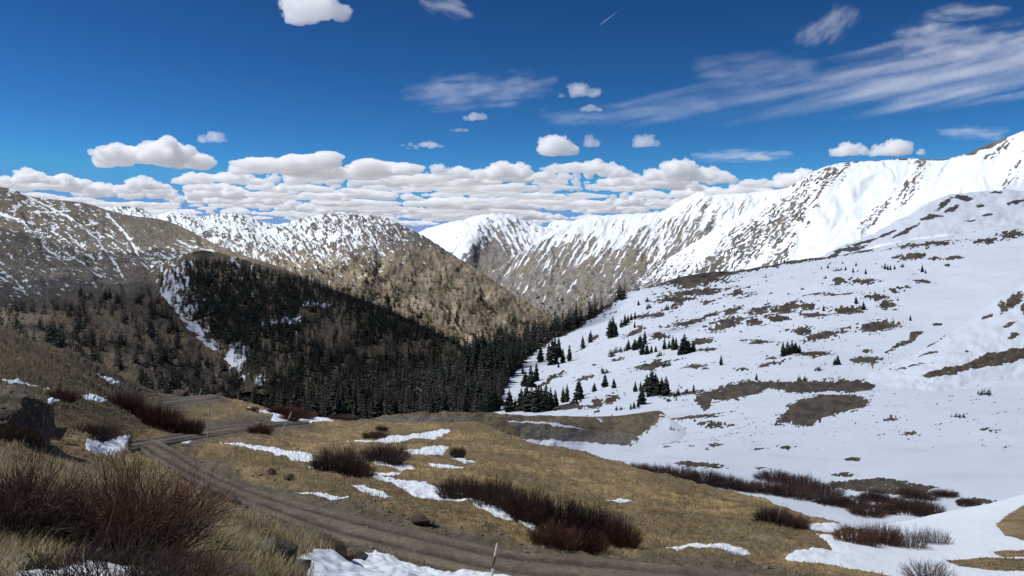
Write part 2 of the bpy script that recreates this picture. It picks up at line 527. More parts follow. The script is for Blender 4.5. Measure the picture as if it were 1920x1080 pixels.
wp = .5 * fbm(L.px / 60, L.py / 60, 19, 2)
g1 = ridged(u / 60 + wp, v / 260, 35, 3, .5)
g2 = ridged(u / 12 + wp * 2.5, v / 60, 45, 3, .5)
L.displace((g1 * 9 + g2 * 1.5) * sstep(0, .7, L.t) + 1.0 * fbm(L.px / 10, L.py / 8, 4, 4))
u2, v2 = rot(L.px, L.py, -62)
sn = L.cov - .17 - .2 * (g1 - .45) + .70 * streaks(u2, v2, 4.2, 20, 5, .7) - .4 * sstep(.15, .0, L.cov)
for ln in (((40, 362), (110, 400), (180, 450), (230, 520)), ((0, 405), (40, 420), (90, 470), (190, 520)), ((60, 402), (130, 398)), ((200, 400), (235, 440), (260, 480)), ((330, 455), (360, 470), (400, 470))):
    a = np.array(ln, float)
    for p, q in zip(a[:-1], a[1:]):
        e = q - p; t = np.clip(((L.px - p[0]) * e[0] + (L.py - p[1]) * e[1]) / (e @ e), 0, 1)
        dd = np.hypot(L.px - p[0] - t * e[0], L.py - p[1] - t * e[1]) + 1.5 * fbm(L.px / 9, L.py / 9, 77, 3)
        sn = np.maximum(sn, .95 - dd / 3.4 + .3 * fbm(L.px / 4, L.py / 4, 78, 2))
# the gully of old snow under the dark wooded hill
gly = [(300, 505), (312, 545), (312, 580), (330, 602), (345, 625), (372, 640), (395, 668), (420, 690), (445, 706)]
gpoly = [(296, 500), (330, 486), (420, 480), (470, 492), (400, 500), (345, 512), (352, 560), (372, 600), (395, 640), (455, 690), (500, 735), (470, 730), (420, 688), (350, 640), (318, 595), (300, 560)]
gsd = poly_sd(gpoly, L.px, L.py)
sn = np.maximum(sn, sstep(-2, 8, gsd) * (.35 + .9 * fbm(u2 / 9, v2 / 25, 15, 4)) + .25 * sstep(0, 6, gsd))
tn = sstep(300, 370, L.px + 20 * fbm(L.px / 30, L.py / 30, 3, 3)) * sstep(610, 520, L.py)
lo = sstep(525, 585, L.py + (L.px < 240) * -10)
cl = lerp3(tn, (.138, .122, .098), TAN)
cl = cl * (1 - lo[..., None]) + np.array((.12, .092, .062)) * lo[..., None]
pt = sstep(0, .5, fbm(L.px / 60, L.py / 35, 61, 4))
cl = (cl * (1 - .3 * pt[..., None]) + np.array((.17, .135, .1)) * .3 * pt[..., None]) * .88
L.build('mountain', terrain_mat('left mountain tundra and snow', 0.06, bump_dist=2.5), sn, mottle(L, cl, 4, .6))
LAYERS['LM'] = L

# ---- dark wooded hill in the valley
L = Layer([[(270, 520, 1140, .3), (300, 500, 1180, .5), (320, 487, 1200, .5), (345, 476, 1230, .6), (380, 470, 1260, .2), (410, 474, 1270, .3), (440, 481, 1270, .6), (480, 494, 1260, .5), (520, 506, 1230, .3), (560, 519, 1200, .0), (620, 541, 1150, .0), (680, 562, 1110, 0), (740, 587, 1080, 0), (800, 614, 1050, 0), (860, 645, 1020, 0), (920, 677, 1000, 0), (980, 706, 980, 0)],
           [(270, 575, 1060, .3), (320, 575, 960, .9), (345, 580, 955, .7), (375, 583, 952, .5), (400, 585, 950, .38), (480, 595, 940, .32), (560, 612, 920, .15), (680, 645, 900, 0), (800, 675, 900, 0), (980, 745, 900, 0)],
           [(270, 650, 920, .2), (360, 645, 880, .85), (385, 648, 855, .55), (400, 650, 840, .45), (440, 660, 800, .4), (480, 670, 780, .25), (560, 690, 760, .1), (680, 720, 760, .05), (980, 785, 800, 0)],
           [(270, 760, 760, 0), (420, 745, 700, .3), (460, 740, 660, .5), (500, 745, 640, .3), (560, 775, 620, .1), (680, 810, 650, 0), (980, 860, 700, 0)]], 270, 980, back=(5, 400, .6))
g = ridged(L.px / 26 + .5 * fbm(L.px / 30, L.py / 30, 3, 2), L.py / 130, 6, 4)
L.displace(g * 4 * sstep(0, .3, L.t) + .8 * fbm(L.px / 9, L.py / 9, 4, 4))
sn = L.cov * 1.05 - .12 - .3 * (g - .4) + .5 * fbm(L.px / 6, L.py / 14, 5, 4) - .3 * sstep(.12, 0, L.cov)
for e in ((520, 608, 34, 3, -6), (545, 600, 18, 2.5, -10), (500, 612, 10, 4), (580, 572, 14, 6), (610, 575, 10, 4), (735, 577, 8, 2.5), (440, 672, 10, 30, 28), (458, 668, 7, 22, 20), (425, 690, 5, 14, 10), (488, 718, 7, 10)):
    sn = np.maximum(sn, .6 + .8 * ell(e, L.px, L.py) + .35 * fbm(L.px / 5, L.py / 6, 25, 3))
wood = sstep(-.15, .3, fbm(L.px / 40, L.py / 40, 8, 3))
cl = lerp3(wood, (.125, .10, .068), (.052, .045, .032))
L.build('hill', terrain_mat('wooded hill earth', 0.1, bump_dist=1.5), sn, mottle(L, cl, 4, .6))
LAYERS['DH'] = L

# ---- big snow mountain on the right
L = Layer([[(1030, 612, 3000, .05), (1100, 577, 2900, .1), (1180, 531, 2800, .2), (1240, 492, 2750, .35), (1290, 462, 2700, .6), (1340, 432, 2680, .7), (1400, 398, 2650, .85), (1450, 371, 2620, .9), (1490, 345, 2600, .95), (1530, 320, 2550, .9), (1560, 309, 2500, .6), (1600, 303, 2480, .5), (1650, 301, 2450, .55), (1700, 297, 2400, .5), (1760, 299, 2350, .5), (1800, 292, 2300, .5), (1850, 272, 2250, .55), (1920, 245, 2200, .6), (2100, 170, 2100, .7), (2500, 100, 2000, .7)],
           [(1030, 620, 2800, .05), (1100, 585, 2700, .12), (1180, 542, 2620, .25), (1240, 510, 2520, .45), (1340, 450, 2450, .7), (1400, 415, 2430, .8), (1490, 365, 2380, .95), (1560, 335, 2300, .8), (1650, 325, 2250, .9), (1760, 325, 2180, .85), (1850, 305, 2080, .9), (1920, 280, 2020, .95), (2500, 160, 1850, .9)],
           [(1030, 635, 2500, .0), (1100, 600, 2300, .05), (1180, 562, 2220, .12), (1240, 540, 2120, .3), (1340, 490, 2050, .6), (1400, 460, 2000, .7), (1480, 420, 1970, .68), (1560, 395, 1930, .85), (1650, 400, 1850, .85), (1700, 395, 1820, .9), (1800, 365, 1780, 1.0), (1920, 350, 1720, .9), (2500, 260, 1600, .9)],
           [(1030, 660, 2200, .0), (1100, 640, 1950, .1), (1240, 590, 1800, .4), (1400, 545, 1650, .75), (1560, 520, 1560, .85), (1700, 500, 1520, .9), (1920, 470, 1500, .9), (2500, 430, 1400, .9)]], 1030, 2500, back=(4, 900, .5))
u, v = rot(L.px, L.py, 42)
wp = .5 * fbm(L.px / 50, L.py / 50, 29, 2)
g1 = ridged(u / 80 + wp, v / 300, 15, 3, .5)
g2 = ridged(u / 20 + wp * 2, v / 90, 18, 3, .5)
rip = np.sin((v + 6 * fbm(L.px / 12, L.py / 12, 2, 3)) / 1.55)
L.displace((g1 * 14 + g2 * 3) * sstep(0, .5, L.t) + 1 * fbm(L.px / 10, L.py / 8, 4, 4))
rock = np.zeros(L.px.shape)
for e in ((1480, 405, 110, 38, -48), (1560, 335, 55, 20, -35), (1400, 465, 80, 34, -45), (1705, 360, 55, 16, -62), (1730, 310, 40, 14, -50), (1640, 410, 60, 13, -50), (1900, 330, 45, 14, -62), (1460, 490, 50, 14, -40), (1350, 500, 50, 20, -40), (1870, 290, 50, 8, -40)):
    rock = np.maximum(rock, sstep(-.45, .7, ell(e, L.px, L.py) + .5 * fbm(L.px / 22, L.py / 22, 33, 3)))
ur, vr = rot(L.px, L.py, -14)
cv = np.interp(L.cov, [0, .3, .7, 1], [-.05, .42, .84, 1.02])
sn = cv - .42 * rock * sstep(.2, .6, L.cov) - .12 * (g1 - .45) + (.33 + .50 * rock + .3 * (1 - np.minimum(L.cov, 1))) * (.75 * streaks(vr, ur, 3.2, 8, 5, .5) + .75 * streaks(u, v, 4.5, 34, 6, .6))
brow = [(1805, 291), (1850, 271), (1885, 256), (1890, 262), (1855, 284), (1825, 295)]
sn = sn - .8 * sstep(-1, 3, poly_sd(brow, L.px, L.py))
sn = sn - .7 * sstep(2.5, 0, L.py - np.interp(L.px, [1590, 1600, 1780, 1790], [240, 301.5, 300, 240]) ) * sstep(-.1, .3, fbm(L.px / 18, 0.5, 3, 3))
L.build('mountain', terrain_mat('big snow mountain snow and scree', 0.06, bump_dist=2), sn, lerp3(sstep(-.3, .4, fbm(L.px / 30, L.py / 30, 9, 3)), (.095, .088, .082), (.15, .132, .11)))
LAYERS['RB'] = L

# ---- shoulder in front of it
L = Layer([[(1420, 530, 1230, .4), (1480, 500, 1300, .4), (1530, 482, 1370, .5), (1560, 470, 1400, .55), (1600, 455, 1430, .6), (1640, 434, 1450, .7), (1700, 402, 1480, .75), (1740, 380, 1500, .8), (1780, 366, 1500, .5), (1820, 359, 1500, .4), (1870, 358, 1480, .6), (1920, 357, 1460, .7), (2500, 330, 1400, .8)],
           [(1420, 540, 1190, .5), (1560, 485, 1290, .7), (1640, 455, 1310, .85), (1740, 420, 1310, .9), (1920, 400, 1290, .95), (2500, 375, 1250, .9)],
           [(1420, 560, 1120, 1), (1560, 510, 1120, 1), (1700, 480, 1120, 1), (1920, 455, 1120, 1), (2500, 420, 1080, 1)]], 1420, 2500, back=(4, 400, .5))
L.displace(4 * fbm(L.px / 40, L.py / 25, 3, 3) + .5 * fbm(L.px / 8, L.py / 6, 4, 3))
sn = L.cov + .25
for e in ((1805, 370, 26, 7, 5), (1770, 382, 24, 6, -35), (1785, 392, 22, 5, -25), (1745, 408, 30, 6, -12), (1700, 432, 35, 4, -30), (1660, 440, 30, 4, -25), (1620, 455, 40, 4, -18), (1905, 380, 22, 5, -18), (1840, 384, 10, 5), (1870, 362, 20, 2.5), (1600, 468, 30, 4, -14), (1580, 470, 22, 4, -14), (1530, 487, 25, 5, -16), (1850, 405, 15, 3, -8), (1820, 415, 14, 2, -6), (1560, 480, 25, 4, -16)):
    sn = np.minimum(sn, .72 - .9 * ell(e, L.px, L.py))
sn = sn + .5 * fbm(L.px / 11, L.py / 4, 5, 4, .6)
L.build('hill', terrain_mat('snow shoulder', 0.08, bump_dist=1.5, snow=(.66, .715, .78)), sn, lerp3(L.px * 0, (.075, .07, .064), (.075, .07, .064)))
LAYERS['R2'] = L

# ---- snow slope on the right, with the wooded spur running left from it
L = Layer([[(440, 782, 400), (560, 756, 480), (700, 722, 600), (860, 676, 780), (950, 648, 880), (1060, 606, 1000), (1140, 572, 1070), (1180, 546, 1100), (1240, 528, 1110), (1300, 516, 1100), (1400, 503, 1080), (1480, 491, 1050), (1560, 479, 1000), (1640, 464, 970), (1700, 452, 950), (1780, 440, 930), (1850, 430, 910), (1920, 421, 900), (2500, 370, 850)],
           [(440, 792, 385), (560, 772, 420), (700, 748, 480), (860, 715, 580), (950, 692, 640), (1060, 650, 760), (1180, 605, 830), (1300, 575, 840), (1400, 562, 800), (1560, 545, 720), (1700, 520, 720), (1920, 490, 700), (2500, 440, 650)],
           [(440, 805, 360), (560, 788, 385), (700, 774, 420), (860, 755, 470), (950, 735, 510), (1060, 705, 560), (1180, 670, 580), (1300, 650, 560), (1400, 640, 520), (1560, 630, 480), (1700, 620, 480), (1920, 600, 470), (2500, 560, 450)],
           [(440, 825, 330), (560, 812, 340), (700, 805, 345), (860, 794, 360), (950, 782, 380), (1060, 764, 400), (1180, 742, 390), (1300, 725, 360), (1400, 714, 330), (1560, 710, 310), (1700, 706, 310), (1920, 690, 310), (2500, 650, 300)],
           [(440, 860, 255), (700, 845, 255), (860, 838, 240), (950, 828, 230), (1060, 815, 220), (1180, 795, 220), (1300, 777, 225), (1400, 766, 220), (1560, 760, 215), (1700, 755, 215), (1920, 745, 215), (2500, 720, 210)],
           [(440, 905, 170), (860, 880, 160), (1060, 857, 150), (1180, 846, 145), (1300, 838, 140), (1400, 835, 142), (1560, 835, 145), (1700, 835, 145), (1920, 830, 145), (2500, 800, 140)],
           [(440, 960, 110), (860, 920, 105), (1060, 882, 104), (1180, 874, 102), (1300, 880, 102), (1400, 890, 102), (1560, 900, 102), (1700, 900, 100), (1920, 905, 98), (2500, 880, 95)],
           [(440, 1040, 70), (1180, 960, 74), (1560, 990, 76), (1920, 1000, 74), (2500, 1000, 70)]], 120, 2500, back=(6, 450, .32))
w1 = fbm(L.px / 60, L.py / 22, 3, 3)
X, Y = L.P[..., 0], L.P[..., 1]
L.displace((2.6 * fbm(X / 80, Y / 80, 3, 2) + .7 * fbm(X / 26, Y / 26, 8, 2)) * sstep(60, 320, L.d) + .10 * fbm(X / 5, Y / 5, 4, 3))
sl, sm = 1.6, None
wx = L.px + 7 * fbm(L.px / 26, L.py / 12, 81, 3); wy = L.py + 2.6 * fbm(L.px / 22, L.py / 9, 82, 3)
pat = np.full(L.px.shape, -9.0)
ELL = [(1738, 459, 62, 7, -6), (1896, 441, 24, 8, -8), (1851, 453, 24, 6, -6), (1710, 482, 27, 6, -6), (1755, 485, 16, 4), (1789, 484, 16, 5), (1779, 499, 9, 4),
       (1300, 528, 72, 11, -5), (1298, 549, 60, 8, -6), (1380, 551, 22, 3.5, -10), (1397, 556, 16, 3, -15), (1280, 565, 22, 6, -8), (1325, 566, 12, 2),
       (1425, 582, 24, 10, -20), (1470, 580, 34, 9, -12), (1514, 575, 20, 6), (1373, 582, 20, 7, -20), (1332, 592, 18, 5, -10), (1294, 603, 42, 6, -12), (1363, 609, 34, 8, -15), (1415, 606, 22, 5), (1456, 597, 24, 5), (1528, 590, 28, 6), (1590, 581, 36, 8), (1662, 571, 20, 8), (1641, 559, 30, 5), (1569, 553, 36, 3.5), (1528, 552, 30, 3), (1617, 527, 30, 6), (1576, 527, 18, 4), (1731, 528, 22, 4), (1677, 546, 14, 3), (1700, 540, 12, 3),
       (1504, 618, 22, 9), (1549, 625, 46, 7, -10), (1648, 612, 42, 11, -5), (1755, 607, 18, 4), (1700, 640, 36, 7, -30), (1624, 657, 12, 5), (1624, 680, 28, 10), (1525, 662, 33, 9, -3), (1425, 641, 32, 5), (1312, 640, 26, 7), (1329, 659, 18, 5), (1449, 681, 26, 3.5, -12), (1394, 691, 16, 3), (1308, 690, 22, 5), (1446, 671, 12, 3), (1236, 633, 18, 4, -5), (1222, 685, 35, 7, -10),
       (1262, 560, 40, 5, -12), (1330, 545, 60, 4, -6), (1160, 676, 16, 3, -12), (1098, 708, 18, 4, -14), (1035, 709, 12, 5, -28), (1018, 718, 14, 3, -15), (1052, 703, 10, 3, -25), (1118, 690, 6, 2), (1190, 622, 22, 7, -28), (1115, 633, 10, 4, -25), (1092, 650, 10, 3, -25), (1148, 750, 20, 9, -28), (1120, 762, 16, 12, -35), (1070, 768, 40, 6, -4), (1095, 742, 12, 4, -20), (1205, 594, 24, 4, -12), (1230, 590, 20, 4, -15), (1142, 588, 12, 3, -25),
       (1275, 738, 55, 9, -8), (1197, 828, 62, 8, -5), (1250, 800, 25, 5), (1300, 778, 50, 5, -4), (1340, 790, 30, 4), (1420, 838, 12, 3), (1470, 836, 14, 3), (1340, 832, 10, 3), (1250, 836, 8, 3), (1600, 859, 18, 5), (1700, 815, 20, 3), (1715, 815, 10, 3), (1860, 812, 16, 3), (1670, 790, 12, 4),
       (1582, 890, 32, 4.5), (1772, 925, 34, 6), (1830, 940, 46, 8, 4), (1310, 871, 62, 7, 4), (1430, 878, 24, 3.5), (1545, 877, 14, 2), (1457, 870, 10, 2), (1640, 935, 60, 9, 4), (1700, 950, 50, 9), (1560, 940, 50, 8), (1480, 915, 60, 8)]
for e in ELL:
    pat = np.maximum(pat, ell(e, wx, wy) * min(1.0, e[3] / 5.0))
POL = [[(1180, 545), (1300, 510), (1400, 499), (1500, 486), (1600, 470), (1660, 459), (1620, 474), (1500, 494), (1400, 511), (1330, 523), (1260, 531)],
       [(1320, 763), (1335, 746), (1380, 743), (1440, 729), (1500, 736), (1560, 732), (1600, 736), (1640, 718), (1650, 707), (1560, 706), (1480, 708), (1400, 711), (1340, 722), (1300, 745)],
       [(1450, 790), (1470, 770), (1490, 752), (1540, 738), (1600, 742), (1635, 755), (1630, 768), (1590, 775), (1545, 785), (1510, 797), (1480, 792)],
       [(1555, 902), (1600, 898), (1650, 893), (1700, 900), (1760, 912), (1730, 925), (1690, 929), (1640, 926), (1590, 920), (1560, 913)],
       [(60, 740), (440, 770), (560, 752), (700, 716), (860, 668), (950, 640), (1060, 598), (1150, 556), (1172, 556), (1120, 592), (1060, 628), (1000, 660), (948, 715), (940, 740), (900, 800), (440, 1100), (60, 1100)]]
for k, p in enumerate(POL):
    pat = np.maximum(pat, poly_sd(p, wx, wy) / (6.0 if k != 2 else 9.0))
fine = fbm(L.px / 8, L.py / 3.2, 91, 4)
sn = .77 - 1.0 * np.clip(pat, -.6, .6) + .60 * fine * sstep(-2.2, -.2, pat)
ub, vb = rot(L.px, L.py, -9)
band = fbm(ub / 38, vb / 3.4, 61, 4, .62)
speck = fbm(L.px / 5.0, L.py / 2.2, 95, 4, .6)
zone = np.maximum(np.maximum(.9 * sstep(-.2, .6, ell((1330, 800, 190, 60), L.px, L.py)), .9 * sstep(-.3, .5, ell((1340, 600, 260, 70, -12), L.px, L.py))), .75 * sstep(-.2, .5, ell((1700, 470, 200, 40, -10), L.px, L.py)))
zone = np.maximum(zone, .55 * sstep(-.2, .5, ell((1740, 800, 200, 60), L.px, L.py)))
zone = np.maximum(zone, .72 * sstep(875, 830, L.py) * (1 - sstep(-.2, .4, ell((1830, 560, 150, 90, -30), L.px, L.py))))
sn = sn - .8 * zone * sstep(.05, .36, speck) - .85 * zone * sstep(.12, .42, band)
wood = poly_sd(POL[4], L.px, L.py)
sn = np.where(wood > 6, .18 + .55 * fbm(L.px / 9, L.py / 20, 99, 3), sn)
ntone = sstep(-.4, .4, fbm(L.px / 20, L.py / 9, 15, 3))
cl = lerp3(ntone, (.052, .043, .035), (.098, .080, .058))
cl = np.where((wood > 0)[..., None], np.array((.06, .05, .038)), cl)
L.build('snow_slope', terrain_mat('snow slope with bare turf', 0.35, amp=.25, width=.07, bump_dist=.5, snow=SHADED_SNOW), sn, cl)
LAYERS['RS'] = L

# ---- near spur on the right edge
L = Layer([[(1550, 714, 335), (1600, 706, 326), (1655, 690, 330), (1700, 668, 336), (1750, 640, 340), (1800, 608, 352), (1850, 572, 365), (1880, 552, 370), (1920, 528, 378), (2500, 330, 400)],
           [(1550, 724, 325), (1640, 708, 312), (1700, 696, 306), (1750, 682, 303), (1850, 650, 312), (1920, 625, 318), (2500, 500, 330)],
           [(1550, 740, 295), (1640, 735, 284), (1750, 722, 281), (1920, 717, 281), (2500, 690, 281)],
           [(1550, 762, 270), (1750, 750, 258), (1920, 745, 255), (2500, 720, 250)]], 1550, 2500, back=(4, 70, .8))
L.displace(.8 * fbm(L.px / 30, L.py / 16, 3, 3) + .05 * fbm(L.px / 9, L.py / 6, 4, 3) - 0.4)
wx = L.px + 6 * fbm(L.px / 20, L.py / 12, 81, 3); wy = L.py + 3 * fbm(L.px / 18, L.py / 9, 82, 3)
pat = np.full(L.px.shape, -9.0)
for e in ((1900, 562, 32, 15, -40), (1925, 575, 22, 16, -30), (1880, 575, 12, 16, 5), (1812, 585, 40, 6, -40), (1776, 612, 22, 6, -40), (1790, 606, 14, 5, -35), (1851, 592, 16, 5, -30), (1896, 607, 18, 5, -20), (1741, 661, 36, 4.5, -12), (1707, 684, 50, 3.2, -10), (1813, 657, 11, 3), (1902, 628, 17, 6, -10), (1750, 640, 30, 4, -32), (1720, 655, 24, 3, -28), (1840, 570, 12, 4, -35)):
    pat = np.maximum(pat, ell(e, wx, wy) * min(1, e[3] / 5))
pat = np.maximum(pat, poly_sd([(1727, 702), (1760, 688), (1810, 678), (1850, 661), (1925, 645), (2100, 620), (2100, 650), (1925, 672), (1880, 685), (1830, 690), (1790, 700), (1745, 708)], wx, wy) / 6)
fine = fbm(L.px / 8, L.py / 3.5, 91, 4)
sn = .82 - 1.0 * np.clip(pat, -.6, .6) + .5 * fine * sstep(-2, -.2, pat)
L.build('hill', terrain_mat('right spur snow and turf', 0.5, amp=.25, width=.07, bump_dist=.4, snow=SHADED_SNOW), sn, lerp3(sstep(-.4, .4, fbm(L.px / 16, L.py / 9, 15, 3)), (.055, .046, .038), (.105, .085, .06)))
LAYERS['SP'] = L

# ---- low brown knoll behind the meadow
L = Layer([[(540, 792, 118), (690, 787, 121), (720, 779, 123), (760, 774, 124), (850, 771, 126), (930, 775, 138), (1000, 779, 162), (1060, 780, 190), (1100, 781, 212), (1150, 780, 240), (1200, 774, 252), (1235, 770, 251), (1262, 788, 213), (1300, 796, 222), (1330, 800, 240)],
           [(540, 797, 116), (690, 791, 119), (760, 781, 121), (850, 779, 123), (930, 783, 130), (1000, 789, 143), (1060, 791, 158), (1100, 793, 175), (1150, 792, 210), (1235, 784, 221), (1262, 797, 196), (1300, 803, 205), (1330, 808, 215)],
           [(540, 812, 112), (690, 803, 113), (850, 808, 114), (930, 818, 116), (1000, 828, 123), (1060, 832, 134), (1100, 834, 146), (1200, 830, 156), (1235, 820, 167), (1262, 820, 168), (1300, 826, 172), (1330, 832, 175)],
           [(540, 880, 104), (1000, 885, 104), (1200, 890, 112), (1262, 892, 118), (1330, 895, 132)]], 540, 1330, back=(4, 25, .6))
L.displace(.35 * fbm(L.px / 25, L.py / 12, 3, 4) * sstep(1160, 1000, L.px) + .04 * fbm(L.px / 6, L.py / 4, 4, 3))
wy = L.py + 2.5 * fbm(L.px / 9, L.py / 9, 8, 3)
scree = np.maximum(sstep(-5, 6, poly_sd([(960, 800), (1040, 803), (1150, 812), (1230, 818), (1225, 830), (1120, 836), (1000, 830)], L.px, wy)), sstep(-5, 6, poly_sd([(700, 786), (760, 780), (850, 782), (930, 790), (870, 800), (760, 800)], L.px, wy)))
cl = lerp3(sstep(-.4, .4, fbm(L.px / 18, L.py / 8, 15, 4)), (.105, .083, .05), (.16, .125, .072))
cl = cl * (1 - scree[..., None]) + np.array((.135, .122, .104)) * scree[..., None]
sn = .0 * L.px
for e in ((1000, 792, 52, 1.8, 3), (1065, 800, 30, 1.5, 8), (1125, 787, 8, 1.5, 30), (965, 790, 12, 1.5, 2), (1050, 798, 18, 1.6, 6)):
    sn = np.maximum(sn, sstep(-.25, .25, ell(e, L.px, wy)))
sn = np.maximum(sn, sstep(-1, 1.5, L.py - np.interp(L.px, [540, 950, 985, 1040, 1100, 1160, 1200, 1225, 1240, 1255, 1265], [900, 830, 823, 825, 829, 834, 838, 836, 820, 790, 760]) + 3 * fbm(L.px / 9, .3, 8, 3)))
sn = np.maximum(sn, sstep(-.25, .35, (L.px - np.interp(L.py, [765, 785, 805, 835], [1262, 1240, 1215, 1180])) / 26 + .9 * fbm(L.px / 14, L.py / 4.5, 18, 4, .6)))
cl = mottle(L, cl, 4, .7)
L.build('hill', terrain_mat('knoll turf and scree', 1.2, amp=.2, bump_dist=.25, snow=SHADED_SNOW), sn, cl)
LAYERS['KN'] = L

# ---- foreground meadow and hillside
L = Layer([[(-500, 430, 52), (-200, 540, 56), (0, 612, 62), (60, 635, 65), (130, 660, 70), (200, 690, 78), (250, 715, 85), (290, 735, 92), (340, 743, 100), (400, 739, 106), (450, 752, 109), (520, 768, 112), (600, 782, 112), (690, 789, 111), (760, 793, 107), (820, 791, 103), (870, 789, 100), (930, 803, 92), (980, 824, 85), (1060, 840, 80), (1180, 872, 72), (1300, 905, 64), (1400, 930, 58), (1500, 958, 53), (1560, 975, 50.5), (1610, 990, 51), (1660, 985, 56), (1700, 977, 58), (1780, 960, 60), (1860, 944, 61), (1920, 930, 62), (2500, 840, 66)],
           [(-500, 520, 36), (0, 690, 40), (150, 745, 46), (300, 775, 66), (450, 785, 72), (650, 812, 78), (780, 815, 80), (930, 835, 72), (1060, 862, 66), (1250, 908, 56), (1500, 978, 48), (1600, 1000, 48), (1750, 990, 52), (2500, 900, 55)],
           [(-500, 640, 24), (0, 770, 26), (150, 800, 32), (300, 812, 50), (450, 815, 56), (650, 860, 48), (930, 900, 44), (1250, 965, 43), (1500, 1005, 42), (1750, 1020, 45), (2500, 980, 45)],
           [(-500, 740, 17), (0, 820, 20), (150, 832, 26), (220, 830, 36), (300, 828, 43), (370, 868, 38), (450, 908, 34), (650, 958, 31), (930, 1022, 28.7), (1250, 1056, 28.8), (1500, 1085, 29.5), (1750, 1115, 30), (2500, 1150, 30)],
           [(-500, 820, 13.5), (0, 860, 16.5), (150, 862, 20), (220, 858, 27), (300, 864, 35), (370, 900, 32), (450, 938, 29.5), (650, 1014, 27), (930, 1080, 25), (1250, 1113, 25), (1500, 1135, 25.5), (1750, 1160, 26), (2500, 1200, 26)],
           [(-500, 920, 10), (0, 930, 11.5), (150, 932, 12.5), (300, 942, 14), (450, 985, 16), (650, 1055, 20), (930, 1125, 21), (1250, 1210, 18), (1500, 1260, 18), (2500, 1350, 17)],
           [(-500, 1120, 6), (0, 1080, 6.8), (150, 1080, 7), (300, 1080, 7.8), (450, 1085, 9.5), (650, 1150, 12), (930, 1270, 12), (1250, 1420, 10), (2500, 1600, 9)],
           [(-500, 2300, 1.9), (2500, 2300, 1.9)]], -1700, 3400, dx=1.7, rp=1.6, back=(5, 30, .75))
M = L
ROADS = [[((1900, 1185), (1900, 1125)), ((1440, 1128), (1440, 1077)), ((1200, 1110), (1200, 1051)), ((960, 1086), (960, 1030)), ((800, 1053), (800, 995)), ((640, 1012), (640, 958)), ((520, 968), (520, 928)), ((430, 932), (430, 898)), ((372, 905), (366, 866)), ((330, 884), (334, 843)), ((292, 862), (304, 828)), ((262, 842), (285, 821))],
         [((245, 846), (245, 826)), ((330, 830), (330, 813)), ((400, 818), (400, 801)), ((470, 806), (470, 795)), ((530, 798), (530, 790)), ((580, 794), (580, 788))],
         [((300, 764), (310, 748)), ((350, 756), (350, 743)), ((410, 746), (410, 740))]]
rmask = np.full(L.px.shape, -99.0)
for r in ROADS:
    pl = [a for a, b in r] + [b for a, b in r[::-1]]
    rmask = np.maximum(rmask, poly_sd(pl, L.px, L.py))
X, Y = L.P[..., 0], L.P[..., 1]
rf_ = sstep(-7, 1, rmask)
hum = .30 * fbm(X / 5, Y / 5, 3, 3) + .16 * fbm(X / 1.5, Y / 1.5, 4, 3) + .07 * fbm(X / .4, Y / .4, 5, 2)
hum = hum * sstep(3, 14, L.d) ** .5
hum = hum * (1 - .8 * sstep(1500, 1640, L.px) * sstep(930, 1000, L.py + sstep(1640, 1700, L.px) * 60))
L.displace(hum * (1 - .93 * rf_) - .06 * rf_)
n1 = sstep(-.45, .45, fbm(X / 9, Y / 9, 15, 4)); n2 = sstep(-.3, .5, fbm(X / 2.2, Y / 2.2, 18, 4))
cl = lerp3(n1, (.115, .088, .05), (.205, .155, .08))
n3 = sstep(-.1, .5, fbm(X / .7, Y / .7, 28, 3)); n4 = sstep(0, .6, fbm(X / 4, Y / 4, 38, 4))
cl = cl * (1 - .55 * n2[..., None]) + np.array((.095, .075, .045)) * .55 * n2[..., None]
cl = cl * (1 - .45 * n3[..., None]) + np.array((.07, .055, .035)) * .45 * n3[..., None]
cl = cl * (1 - .4 * n4[..., None]) + np.array((.125, .098, .07)) * .4 * n4[..., None]
cl = cl * np.array((1.88, 1.80, 1.66))
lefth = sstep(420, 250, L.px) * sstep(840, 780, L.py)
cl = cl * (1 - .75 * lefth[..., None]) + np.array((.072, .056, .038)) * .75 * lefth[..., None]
sandy = sstep(-4, 8, poly_sd([(1320, 985), (1390, 980), (1450, 1005), (1500, 1030), (1480, 1042), (1420, 1038), (1340, 1015)], L.px, L.py + 3 * fbm(L.px / 15, L.py / 9, 3, 3)))
cl = cl * (1 - sandy[..., None]) + np.array((.23, .18, .10)) * sandy[..., None]
verge = sstep(-26, -4, rmask + 6 * fbm(X / 1.2, Y / 1.2, 6, 3)) * sstep(250, 380, L.px)
cl = cl * (1 - .8 * verge[..., None]) + np.array((.115, .098, .078)) * .8 * verge[..., None]
basin = sstep(1620, 1680, L.px)
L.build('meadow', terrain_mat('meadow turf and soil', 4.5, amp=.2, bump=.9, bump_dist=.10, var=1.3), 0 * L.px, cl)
LAYERS['ME'] = L

